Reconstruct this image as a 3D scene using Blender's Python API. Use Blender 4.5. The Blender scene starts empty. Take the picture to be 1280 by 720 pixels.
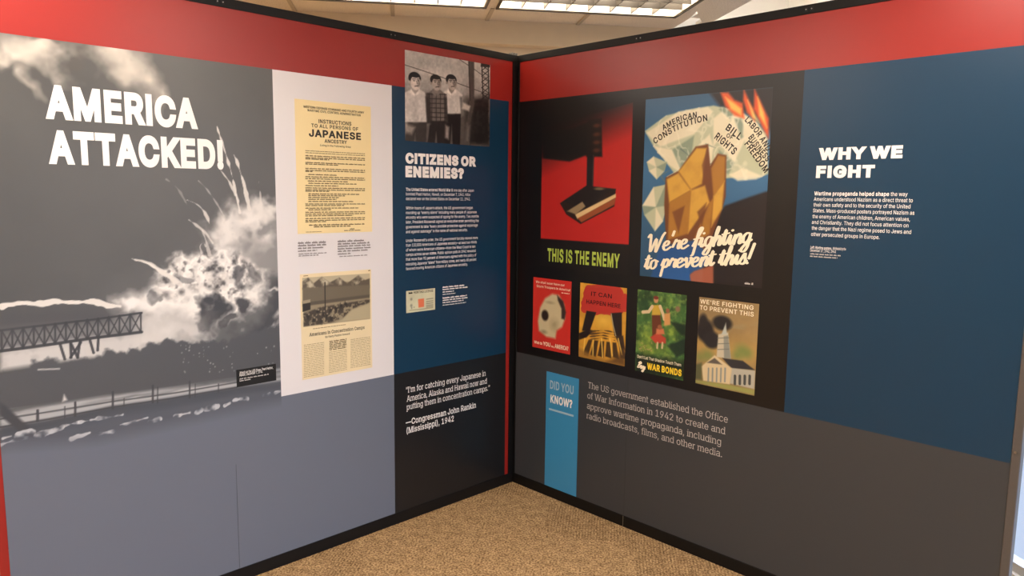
import bpy, math, random
import numpy as np
from mathutils import Matrix, Vector
from mathutils.geometry import tessellate_polygon, delaunay_2d_cdt

# ------------------------------------------------------------------ camera, world, light, exposure
SC = bpy.context.scene
COL = SC.collection
F_PX, CAM = 923.0, np.array([-2.900, -2.925, 1.656])
YAW, PITCH, ROLL = math.radians(44.5425), math.radians(-7.2224), math.radians(0.7070)


def cam_axes():
    fw = np.array([math.cos(PITCH) * math.sin(YAW), math.cos(PITCH) * math.cos(YAW), math.sin(PITCH)])
    r = np.array([math.cos(YAW), -math.sin(YAW), 0.0])
    u = np.cross(r, fw)
    c, s = math.cos(ROLL), math.sin(ROLL)
    return c * r + s * u, -s * r + c * u, fw


CR, CU, CF = cam_axes()
cd = bpy.data.cameras.new('camera')
cd.sensor_width = 36.0
cd.lens = F_PX / 1280 * 36.0
cd.clip_start = 0.05
cam = bpy.data.objects.new('camera', cd)
cam.matrix_world = Matrix(((CR[0], CU[0], -CF[0], CAM[0]), (CR[1], CU[1], -CF[1], CAM[1]),
                           (CR[2], CU[2], -CF[2], CAM[2]), (0, 0, 0, 1)))
COL.objects.link(cam)
SC.camera = cam

SC.view_settings.view_transform = 'Standard'
SC.view_settings.look = 'None'
SC.view_settings.exposure = 0.12
SC.view_settings.gamma = 1.0
SC.view_settings.use_curve_mapping = False

world = bpy.data.worlds.new('daylight')
SC.world = world
world.use_nodes = True
WN = world.node_tree
WB = WN.nodes['Background']
SKY, GROUND = 4.2, 0.92                      # bright sky above, shaded pale ground below
wtc = WN.nodes.new('ShaderNodeTexCoord')
wsp = WN.nodes.new('ShaderNodeSeparateXYZ')
wrp = WN.nodes.new('ShaderNodeValToRGB')
wrp.color_ramp.elements[0].position = 0.48
wrp.color_ramp.elements[0].color = (0.60 * GROUND, 0.74 * GROUND, 1.0 * GROUND, 1)
wrp.color_ramp.elements[1].position = 0.56
wrp.color_ramp.elements[1].color = (0.62 * SKY, 0.76 * SKY, 1.0 * SKY, 1)
wad = WN.nodes.new('ShaderNodeMath')
wad.operation = 'MULTIPLY_ADD'
wad.inputs[1].default_value = 0.5
wad.inputs[2].default_value = 0.5
WN.links.new(wtc.outputs['Generated'], wsp.inputs[0])
WN.links.new(wsp.outputs['Z'], wad.inputs[0])
WN.links.new(wad.outputs[0], wrp.inputs['Fac'])
WN.links.new(wrp.outputs[0], WB.inputs['Color'])
WB.inputs['Strength'].default_value = 1.0
LAMP_STRENGTH = 20.0
LAMP_DIM = 26.0              # the two lights behind the display burn low
LAMP_COLOR = (1.0, 0.90, 0.79, 1)
COVE_FILL_STRENGTH = 45.0

# room axes: d runs away from the camera, r to the right (the display stands at an angle in the room)
TH = math.radians(35.94)
DV = np.array([math.sin(TH), math.cos(TH), 0.0])
RV = np.array([math.cos(TH), -math.sin(TH), 0.0])
O0 = np.array([CAM[0], CAM[1], 0.0])
R_L, R_R, D_B, D_F, Z_C = -4.6, 2.6, -4.2, 4.92, 2.75


def room(r, d, z):
    return O0 + RV * r + DV * d + np.array([0, 0, z])


# portal: lets the sky light in through the window find its way
def portal(loc, nx, ny, w, h):
    """nx, ny: the window's own x axis and the way out of the room"""
    l = bpy.data.lights.new('window_daylight', 'AREA')
    l.shape = 'RECTANGLE'
    l.size, l.size_y = w, h
    l.cycles.is_portal = True
    o = bpy.data.objects.new('window_daylight', l)
    o.matrix_world = Matrix(((nx[0], 0, ny[0], loc[0]), (nx[1], 0, ny[1], loc[1]), (0, 1, 0, loc[2]), (0, 0, 0, 1)))
    COL.objects.link(o)


portal(room(R_R + 0.13, 0.45, 1.25), DV, RV, 8.6, 2.4)
portal(room(0.85, D_B - 0.11, 1.375), RV, -DV, 2.9, 2.15)  # sky light through the added rear window


# ------------------------------------------------------------------ materials
def lin(c):
    c = np.asarray(c, float)
    return np.where(c <= 0.04045, c / 12.92, ((c + 0.055) / 1.055) ** 2.4)


def rgb(r, g, b):
    return tuple(lin(np.array([r, g, b]) / 255.0)) + (1.0,)


MATS = {}


def mat(name, color=None, rough=0.5, spec=0.5, metallic=0.0, attr=False, noise=0.0, nscale=40, bump=0.0, emit=None, estr=0):
    if name in MATS:
        return MATS[name]
    m = bpy.data.materials.new(name)
    m.use_nodes = True
    nt = m.node_tree
    b = nt.nodes['Principled BSDF']
    b.inputs['Roughness'].default_value = rough
    b.inputs['Specular IOR Level'].default_value = spec
    b.inputs['Metallic'].default_value = metallic
    if color:
        b.inputs['Base Color'].default_value = color
    if attr:
        a = nt.nodes.new('ShaderNodeVertexColor')
        a.layer_name = 'print'
        nt.links.new(a.outputs['Color'], b.inputs['Base Color'])
    if noise or bump:
        tc = nt.nodes.new('ShaderNodeTexCoord')
        n = nt.nodes.new('ShaderNodeTexNoise')
        n.inputs['Scale'].default_value = nscale
        n.inputs['Detail'].default_value = 3
        nt.links.new(tc.outputs['Object'], n.inputs['Vector'])
        if noise and color:
            mx = nt.nodes.new('ShaderNodeMixRGB')
            mx.blend_type = 'MULTIPLY'
            mx.inputs[0].default_value = noise
            mx.inputs[1].default_value = color
            nt.links.new(n.outputs['Fac'], mx.inputs[2])
            nt.links.new(mx.outputs[0], b.inputs['Base Color'])
        if bump:
            bp = nt.nodes.new('ShaderNodeBump')
            bp.inputs['Strength'].default_value = bump
            bp.inputs['Distance'].default_value = 0.002
            nt.links.new(n.outputs['Fac'], bp.inputs['Height'])
            nt.links.new(bp.outputs[0], b.inputs['Normal'])
    if emit:
        b.inputs['Emission Color'].default_value = emit
        b.inputs['Emission Strength'].default_value = estr
    MATS[name] = m
    return m


PR, PS = 0.35, 0.45          # the satin laminate of every printed graphic
M_RED = mat('print_red', rgb(150, 33, 26), PR, PS)
M_BLUE = mat('print_blue', rgb(10, 52, 78), PR, PS)
M_WHITE = mat('print_white', rgb(226, 222, 222), PR, PS)
M_BLACK = mat('print_black', rgb(15, 12, 12), PR, PS)
M_DARK = mat('print_charcoal', rgb(26, 26, 28), PR, PS)
M_GREY = mat('print_grey', rgb(104, 111, 125), PR, PS)
M_GREY2 = mat('print_warm_grey', rgb(58, 60, 63), PR, PS)
M_SKYBLUE = mat('print_sky_blue', rgb(60, 140, 185), PR, PS)
M_TEXTW = mat('ink_white', rgb(245, 240, 235), PR, PS)
M_TEXTG = mat('ink_light_grey', rgb(196, 190, 184), PR, PS)
M_TEXTP = mat('ink_pale_blue', rgb(165, 190, 205), PR, PS)
M_TEXTK = mat('ink_black', rgb(45, 36, 26), PR, PS)
M_TEXTB = mat('ink_brown', rgb(120, 98, 66), PR, PS)
M_TEXTGR = mat('ink_caption_grey', rgb(140, 132, 130), PR, PS)
M_TEXTC = mat('ink_cream', rgb(246, 234, 205), PR, PS)
M_TEXTY = mat('ink_yellow', rgb(240, 205, 50), PR, PS)
M_TEXTYG = mat('ink_yellow_green', rgb(180, 200, 84), PR, PS)
M_TEXTR = mat('ink_dark_red', rgb(70, 16, 18), PR, PS)
M_PRINT = mat('picture_print', None, PR, PS, attr=True)
M_FRAME = mat('black_aluminium', rgb(12, 10, 10), 0.5, 0.3, noise=0.25, nscale=90)
M_POST = mat('black_aluminium_lit', rgb(86, 80, 76), 0.42, 0.5, noise=0.15, nscale=90)  # black frame metal with its lit sheen put into the colour
M_BACK = mat('board_core', rgb(60, 58, 56), 0.8)
M_STEEL = mat('steel', rgb(150, 148, 145), 0.3, 0.5, 1.0)
M_HOLE = mat('slot_black', rgb(6, 6, 6), 0.7)
M_PLASTER = mat('plaster_beige', rgb(226, 206, 174), 0.9, 0.3, noise=0.08, nscale=14, bump=0.15)
M_PLASTERW = mat('plaster_white', rgb(232, 228, 222), 0.9, 0.3, noise=0.05, nscale=14, bump=0.1)
M_TBAR = mat('ceiling_bar', rgb(176, 160, 138), 0.6)
M_TROFF = mat('fixture_white', rgb(228, 222, 212), 0.45)
M_LOUV = mat('louver_satin', rgb(66, 62, 58), 0.35, 0.4)
M_FTRIM = mat('fixture_dark_edge', rgb(70, 60, 50), 0.5)
M_LAMP = mat('lamp_diffuser', rgb(240, 235, 225), 0.6, emit=LAMP_COLOR, estr=LAMP_STRENGTH)
M_LAMPD = mat('lamp_diffuser_low', rgb(240, 235, 225), 0.6, emit=(1.0, 0.84, 0.64, 1), estr=LAMP_DIM)
M_COVE_FILL = mat('cove_fill_glow', rgb(240, 235, 225), 0.6, emit=(1, 0.92, 0.8, 1), estr=COVE_FILL_STRENGTH)
M_WINF = mat('window_frame_grey', rgb(190, 190, 190), 0.5)


def tile_material():
    m = bpy.data.materials.new('ceiling_tile')
    m.use_nodes = True
    nt = m.node_tree
    b = nt.nodes['Principled BSDF']
    b.inputs['Roughness'].default_value = 0.95
    tc = nt.nodes.new('ShaderNodeTexCoord')
    n = nt.nodes.new('ShaderNodeTexNoise')
    n.inputs['Scale'].default_value = 160
    n.inputs['Detail'].default_value = 4
    r = nt.nodes.new('ShaderNodeValToRGB')
    r.color_ramp.elements[0].position = 0.33
    r.color_ramp.elements[0].color = rgb(186, 174, 156)
    r.color_ramp.elements[1].position = 0.5
    r.color_ramp.elements[1].color = rgb(222, 210, 192)
    nt.links.new(tc.outputs['Object'], n.inputs['Vector'])
    nt.links.new(n.outputs['Fac'], r.inputs['Fac'])
    nt.links.new(r.outputs[0], b.inputs['Base Color'])
    bp = nt.nodes.new('ShaderNodeBump')
    bp.inputs['Strength'].default_value = 0.3
    bp.inputs['Distance'].default_value = 0.002
    nt.links.new(n.outputs['Fac'], bp.inputs['Height'])
    nt.links.new(bp.outputs[0], b.inputs['Normal'])
    return m


def carpet_material():
    m = bpy.data.materials.new('carpet')
    m.use_nodes = True
    nt = m.node_tree
    N, Lk = nt.nodes.new, nt.links.new
    b = nt.nodes['Principled BSDF']
    b.inputs['Roughness'].default_value = 1.0
    b.inputs['Specular IOR Level'].default_value = 0.1
    tc = N('ShaderNodeTexCoord')
    mp = N('ShaderNodeMapping')
    mp.inputs['Rotation'].default_value = (0, 0, math.radians(52))
    Lk(tc.outputs['Object'], mp.inputs['Vector'])
    n1 = N('ShaderNodeTexNoise'); n1.inputs['Scale'].default_value = 110; n1.inputs['Detail'].default_value = 3
    n2 = N('ShaderNodeTexNoise'); n2.inputs['Scale'].default_value = 22; n2.inputs['Detail'].default_value = 3
    for n in (n1, n2):
        Lk(mp.outputs[0], n.inputs['Vector'])
    r1 = N('ShaderNodeValToRGB')
    e = r1.color_ramp.elements
    e[0].position, e[0].color = 0.36, rgb(120, 92, 62)
    e[1].position, e[1].color = 0.62, rgb(206, 170, 124)
    Lk(n1.outputs['Fac'], r1.inputs['Fac'])
    r2 = N('ShaderNodeValToRGB')
    e = r2.color_ramp.elements
    e[0].position, e[0].color = 0.35, (0.74, 0.72, 0.7, 1)
    e[1].position, e[1].color = 0.62, (1, 1, 1, 1)
    Lk(n2.outputs['Fac'], r2.inputs['Fac'])
    mu = N('ShaderNodeMixRGB'); mu.blend_type = 'MULTIPLY'; mu.inputs[0].default_value = 1
    Lk(r1.outputs[0], mu.inputs[1]); Lk(r2.outputs[0], mu.inputs[2])
    # blocks of fine ribs, some blocks only
    vo = N('ShaderNodeTexVoronoi'); vo.distance = 'CHEBYCHEV'; vo.inputs['Scale'].default_value = 2.3
    Lk(mp.outputs[0], vo.inputs['Vector'])
    sp = N('ShaderNodeSeparateColor')
    Lk(vo.outputs['Color'], sp.inputs[0])
    gt = N('ShaderNodeMath'); gt.operation = 'GREATER_THAN'; gt.inputs[1].default_value = 0.66
    Lk(sp.outputs[0], gt.inputs[0])
    wv = N('ShaderNodeTexWave'); wv.inputs['Scale'].default_value = 22; wv.inputs['Distortion'].default_value = 1.2
    wv.inputs['Detail Scale'].default_value = 6
    Lk(mp.outputs[0], wv.inputs['Vector'])
    rw = N('ShaderNodeValToRGB')
    e = rw.color_ramp.elements
    e[0].position, e[0].color = 0.15, (1, 1, 1, 1)
    e[1].position, e[1].color = 0.7, (0, 0, 0, 1)
    Lk(wv.outputs['Fac'], rw.inputs['Fac'])
    ml = N('ShaderNodeMath'); ml.operation = 'MULTIPLY'
    Lk(gt.outputs[0], ml.inputs[0]); Lk(rw.outputs[0], ml.inputs[1])
    m3 = N('ShaderNodeMath'); m3.operation = 'MULTIPLY'; m3.inputs[1].default_value = 0.45
    Lk(ml.outputs[0], m3.inputs[0])
    mx = N('ShaderNodeMixRGB'); mx.blend_type = 'MULTIPLY'
    Lk(m3.outputs[0], mx.inputs[0]); Lk(mu.outputs[0], mx.inputs[1]); mx.inputs[2].default_value = (0.42, 0.38, 0.34, 1)
    Lk(mx.outputs[0], b.inputs['Base Color'])
    bp = N('ShaderNodeBump'); bp.inputs['Strength'].default_value = 0.6; bp.inputs['Distance'].default_value = 0.004
    Lk(n1.outputs['Fac'], bp.inputs['Height']); Lk(bp.outputs[0], b.inputs['Normal'])
    return m


def glass_material():
    m = bpy.data.materials.new('window_glass')
    m.use_nodes = True
    nt = m.node_tree
    nt.nodes.remove(nt.nodes['Principled BSDF'])
    out = nt.nodes['Material Output']
    t = nt.nodes.new('ShaderNodeBsdfTransparent')
    g = nt.nodes.new('ShaderNodeBsdfGlossy')
    g.inputs['Roughness'].default_value = 0.02
    x = nt.nodes.new('ShaderNodeMixShader')
    x.inputs[0].default_value = 0.06
    nt.links.new(t.outputs[0], x.inputs[1]); nt.links.new(g.outputs[0], x.inputs[2])
    nt.links.new(x.outputs[0], out.inputs['Surface'])
    return m


# ------------------------------------------------------------------ mesh helpers
class MB:
    """collects faces for ONE mesh object"""
    def __init__(s):
        s.v, s.f = [], []

    def add(s, vs, fs):
        n = len(s.v)
        s.v += [tuple(map(float, p)) for p in vs]
        s.f += [tuple(i + n for i in f) for f in fs]
        return s

    def box(s, x0, x1, y0, y1, z0, z1, f=None):
        c = [(x, y, z) for x in (x0, x1) for y in (y0, y1) for z in (z0, z1)]
        if f:
            c = [f(*p) for p in c]
        return s.add(c, [(0, 1, 3, 2), (4, 6, 7, 5), (0, 4, 5, 1), (2, 3, 7, 6), (0, 2, 6, 4), (1, 5, 7, 3)])

    def cyl(s, p0, p1, r, n=12):
        p0, p1 = Vector(p0), Vector(p1)
        a = (p1 - p0).normalized()
        b = a.orthogonal().normalized()
        c = a.cross(b)
        ring = [b * math.cos(2 * math.pi * k / n) * r + c * math.sin(2 * math.pi * k / n) * r for k in range(n)]
        vs = [p0 + q for q in ring] + [p1 + q for q in ring]
        fs = [(k, (k + 1) % n, n + (k + 1) % n, n + k) for k in range(n)] + [tuple(range(n))[::-1], tuple(range(n, 2 * n))]
        return s.add(vs, fs)

    def prism(s, pts, z0, z1, f=None):
        n = len(pts)
        vs = [(p[0], p[1], z0) for p in pts] + [(p[0], p[1], z1) for p in pts]
        if f:
            vs = [f(*p) for p in vs]
        tri = tessellate_polygon([[Vector((p[0], p[1], 0)) for p in pts]])
        fs = [tuple(t) for t in tri] + [tuple(i + n for i in t) for t in tri]
        fs += [(k, (k + 1) % n, n + (k + 1) % n, n + k) for k in range(n)]
        return s.add(vs, fs)

    def build(s, name, m, parent=None, bevel=0.0, fix=True):
        me = bpy.data.meshes.new(name)
        me.from_pydata(s.v, [], s.f)
        me.materials.append(m)
        if fix:
            import bmesh
            b = bmesh.new(); b.from_mesh(me)
            bmesh.ops.recalc_face_normals(b, faces=b.faces)
            b.to_mesh(me); b.free()
        o = bpy.data.objects.new(name, me)
        COL.objects.link(o)
        if parent is not None:
            o.parent = parent
        if bevel:
            bv = o.modifiers.new('bevel', 'BEVEL')
            bv.width, bv.segments = bevel, 2
        return o


def empty(name, loc, rz=0.0, label=None, cat=None, group=None):
    o = bpy.data.objects.new(name, None)
    o.empty_display_size = 0.1
    COL.objects.link(o)
    o.location = loc
    o.rotation_euler = (0, 0, rz)
    if label:
        o['label'], o['category'] = label, cat
    if group:
        o['group'] = group
    return o


def struct(o):
    o['kind'] = 'structure'
    return o


def lab(o, text):
    o['label'] = text
    return o


# ------------------------------------------------------------------ the room
def croom(r, d, z):
    return tuple(room(r, d, z))


struct(MB().box(R_L, R_R, D_B, D_F, -0.1, 0, croom).build('floor', carpet_material()))
# ceiling slab with real openings for the fixtures; a small notch by the last one, shaped to imitate a warm patch of light, and a raised cove along the window wall
FW, FD = 1.115, 0.60
FIXTURES = [(-0.605, 3.92), (0.565, 3.92), (-1.75, 1.85), (0.6, 1.35), (-4.1, 1.85), (-1.75, -0.9), (0.6, -0.9), (-2.1, 3.05), (-4.1, 3.5)]  # last two are added out of view to brighten the bulkhead
R_C = 1.95
cb = MB()
ds = sorted({D_B, 4.82} | {d for _, d in FIXTURES} | {d + FD for _, d in FIXTURES})
for lo, hi in zip(ds[:-1], ds[1:]):
    mid = (lo + hi) / 2
    x = R_L
    for r0 in sorted(r for r, d in FIXTURES if d < mid < d + FD):
        cb.box(x, r0, lo, hi, Z_C, Z_C + 0.02, croom)
        x = r0 + FW
    if lo >= 4.5:
        cb.box(x, 1.775, lo, hi, Z_C, Z_C + 0.02, croom)
    elif lo >= 4.09:
        cb.prism([(x, lo), (R_C, lo), (R_C, 4.70), (1.885, 4.70), (1.882, 4.596), (1.749, 4.352), (1.775, hi), (x, hi)], Z_C, Z_C + 0.02, croom)
    else:
        cb.box(x, R_C, lo, hi, Z_C, Z_C + 0.02, croom)
struct(cb.build('ceiling', tile_material()))
# exposed bars of the tile grid
tb = MB()
for k in range(-7, 3):
    r = -0.04 + 0.588 * k
    for a, b in zip(ds[:-1], ds[1:]):
        if not any(r0 - 0.02 < r < r0 + FW + 0.02 and d < (a + b) / 2 < d + FD for r0, d in FIXTURES):
            tb.box(r - 0.012, r + 0.012, a, b, Z_C - 0.006, Z_C, croom)
for d in [4.52 - 1.2 * k for k in range(1, 8)]:
    if not any(d0 - 0.02 < d < d0 + FD + 0.02 for _, d0 in FIXTURES):
        tb.box(R_L, 1.72, d - 0.012, d + 0.012, Z_C - 0.006, Z_C, croom)
struct(tb.build('trim_1', M_TBAR))
# raised cove
struct(MB().box(1.60, R_R, D_B, D_F, 3.20, 3.25, croom).build('ceiling_cove', M_PLASTERW))
struct(MB().box(1.695, 1.715, D_B, 5.0, Z_C + 0.13, 3.20, croom).build('trim_2', M_PLASTERW))
# dropped bulkhead behind the display, and the wall behind it
struct(MB().box(R_L, 1.78, 4.82, 4.92, 2.606, 3.2, croom)       .build('trim_3', M_PLASTER))
struct(MB().box(1.78, R_R, 4.86, 4.9, 2.64, 3.2, croom).build('trim_4', M_PLASTERW))
struct(MB().box(R_L, R_R, D_F, D_F + 0.1, 0, 3.25, croom).build('wall_front', M_PLASTER))
struct(MB().box(R_L - 0.1, R_L, D_B, D_F, 0, 3.25, croom).build('wall_left', M_PLASTER))
struct(MB().box(R_L, -0.6, D_B - 0.1, D_B, 0, 3.25, croom).box(2.3, R_R, D_B - 0.1, D_B, 0, 3.25, croom).box(-0.6, 2.3, D_B - 0.1, D_B, 0, 0.3, croom)
       .box(-0.6, 2.3, D_B - 0.1, D_B, 2.45, 3.25, croom).build('wall_back', M_PLASTER))
MATGLASS = glass_material()
W0, W1, WZ0, WZ1 = -3.8, 4.7, 0.06, 2.45
struct(MB().box(R_R, R_R + 0.12, D_B, W0, 0, 3.25, croom).box(R_R, R_R + 0.12, W1, D_F, 0, 3.25, croom)
       .box(R_R, R_R + 0.12, W0, W1, 0, WZ0, croom).box(R_R, R_R + 0.12, W0, W1, WZ1, 3.25, croom)
       .build('wall_right', M_PLASTERW))
win = struct(empty('window_1', croom(R_R + 0.05, 0.75, WZ0)))
wf, wg = MB(), MB()


def wloc(r, d, z):          # the window's parts are built round its own base
    return tuple(room(r, d, z) - room(R_R + 0.05, 0.75, WZ0))


for d in [W0 + 0.025] + [W0 + 1.5167 * k for k in range(1, 6) if k != 4] + [2.05, W1 - 0.025]:
    wf.box(R_R + 0.02, R_R + 0.08, d - 0.025, d + 0.025, WZ0, WZ1, wloc)
for z in (WZ0 + 0.02, WZ1 - 0.02):
    wf.box(R_R + 0.02, R_R + 0.08, W0, W1, z - 0.02, z + 0.02, wloc)
wf.build('window_frame', M_WINF, win)
wg.box(R_R + 0.045, R_R + 0.051, W0, W1, WZ0, WZ1, wloc).build('window_pane', MATGLASS, win)


win = struct(empty('added_window_2', croom(0.85, D_B - 0.05, 0.3)))  # added unseen window behind the viewer, put in for more daylight
wf, wg = MB(), MB()


def wloc2(r, d, z):
    return tuple(room(r, d, z) - room(0.85, D_B - 0.05, 0.3))


for r in (-0.575, 0.367, 1.333, 2.275):
    wf.box(r - 0.025, r + 0.025, D_B - 0.08, D_B - 0.02, 0.3, 2.45, wloc2)
for z in (0.32, 2.43):
    wf.box(-0.6, 2.3, D_B - 0.08, D_B - 0.02, z - 0.02, z + 0.02, wloc2)
wf.build('window_frame', M_WINF, win)
wg.box(-0.6, 2.3, D_B - 0.055, D_B - 0.049, 0.3, 2.45, wloc2).build('window_pane', MATGLASS, win)


# ------------------------------------------------------------------ ceiling lights
def ceiling_light(r0, d0, lamp):
    t = empty('ceiling_light', croom(r0 + FW / 2, d0 + FD / 2, Z_C), -TH)
    w, h, H = FW / 2, FD / 2, 0.11
    f = MB()
    for x0, x1, y0, y1 in ((-w, w, -h, -h + 0.02), (-w, w, h - 0.02, h), (-w, -w + 0.02, -h, h), (w - 0.02, w, -h, h)):
        f.box(x0, x1, y0, y1, 0.0, H)
    f.box(-w, w, -h, h, H, H + 0.02)
    f.build('housing', M_TROFF, t)
    e = MB()
    for x0, x1, y0, y1 in ((-w, w, -h, -h + 0.014), (-w, w, h - 0.014, h), (-w, -w + 0.014, -h, h), (w - 0.014, w, -h, h)):
        e.box(x0, x1, y0, y1, -0.008, 0.0)
    e.build('edge_trim', M_FTRIM, t)
    if lamp is M_LAMP:                      # flat lens, flush with the ceiling
        MB().box(-w + 0.02, w - 0.02, -h + 0.02, h - 0.02, 0.002, 0.008).build('diffuser', lamp, t)
        return t
    MB().box(-w + 0.03, w - 0.03, -h + 0.03, h - 0.03, H - 0.012, H - 0.004).build('diffuser', lamp, t)
    lv = MB()
    for k in range(1, 8):
        x = -w + 0.02 + (FW - 0.04) * k / 8
        lv.box(x - 0.003, x + 0.003, -h + 0.02, h - 0.02, 0.004, 0.085)
    for k in range(1, 4):
        y = -h + 0.02 + (FD - 0.04) * k / 4
        lv.box(-w + 0.02, w - 0.02, y - 0.003, y + 0.003, 0.004, 0.085)
    lv.build('louver', M_LOUV, t)
    return t


def copy_tree(o):
    c = o.copy()
    COL.objects.link(c)
    for ch in o.children:
        k = ch.copy()
        COL.objects.link(k)
        k.parent = c
    return c


light_labels = ['white louvered ceiling light panel left of the ceiling divider, above the left display wall',
                'white louvered ceiling light panel nearest the bright cove, above the right display wall',
                'flat white ceiling light in front of the left end of the display',
                'flat white ceiling light in front of the right end of the display',
                'flat white ceiling light over the far left of the room',
                'flat white ceiling light at the back left of the room, behind the viewer',
                'flat white ceiling light at the back right of the room, behind the viewer',
                'added unseen ceiling light behind the left display wall, brightening the bulkhead',
                'added unseen ceiling light in the far left corner, brightening the bulkhead']
first = {}
for (r0, d0), tx in zip(FIXTURES, light_labels):
    low = d0 > 3.8
    if low not in first:
        first[low] = o = ceiling_light(r0, d0, M_LAMPD if low else M_LAMP)
    else:
        o = copy_tree(first[low])
        o.location = croom(r0 + FW / 2, d0 + FD / 2, Z_C)
    o['label'], o['category'], o['group'] = tx, 'ceiling light', 'louvered ceiling lights' if low else 'flat ceiling lights'
cl = empty('cove_fill_light', croom(1.84, 0.3, Z_C + 0.02), -TH, 'added warm fill strip, unseen on the ceiling edge, brightening the cove', 'light')  # added lamp, out of view, brightens the cove and the notch
MB().box(-0.03, 0.03, -4.3, 4.3, 0, 0.03).build('fill_batten', M_TROFF, cl)
MB().cyl((0, -4.25, 0.045), (0, 4.25, 0.045), 0.014).build('fill_tube', M_COVE_FILL, cl)


# ------------------------------------------------------------------ reading the photograph's points onto the two walls
def ray(x, y):
    return CF + CR * (x - 640) / F_PX + CU * (360 - y) / F_PX


def on_left(x, y):           # -> (s, z), s runs to the right along the left wall, 0 at the corner
    d = ray(x, y)
    t = -CAM[1] / d[1]
    q = CAM + t * d
    return q[0], q[2]


def on_right(x, y):
    d = ray(x, y)
    t = -CAM[0] / d[0]
    q = CAM + t * d
    return -q[1], q[2]


class Wall:
    """a display wall: its Empty stands at the middle of its base; s along it, t out towards the viewer"""
    def __init__(self, root, s_mid, fn):
        self.root, self.mid, self.fn = root, s_mid, fn

    def field(self, name, m, rects, t0=-0.004, t1=0.0, parent=None, bevel=0.0):
        b = MB()
        for s0, s1, z0, z1 in rects:
            b.box(s0 - self.mid, s1 - self.mid, -t1, -t0, z0, z1)
        return b.build(name, m, parent or self.root, bevel)

    def flat(self, name, m, vs, fs, t, parent=None):
        b = MB()
        b.add([(v[0] - self.mid, -t, v[1]) for v in vs], fs)
        o = b.build(name, m, parent or self.root, fix=False)
        return o


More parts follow.
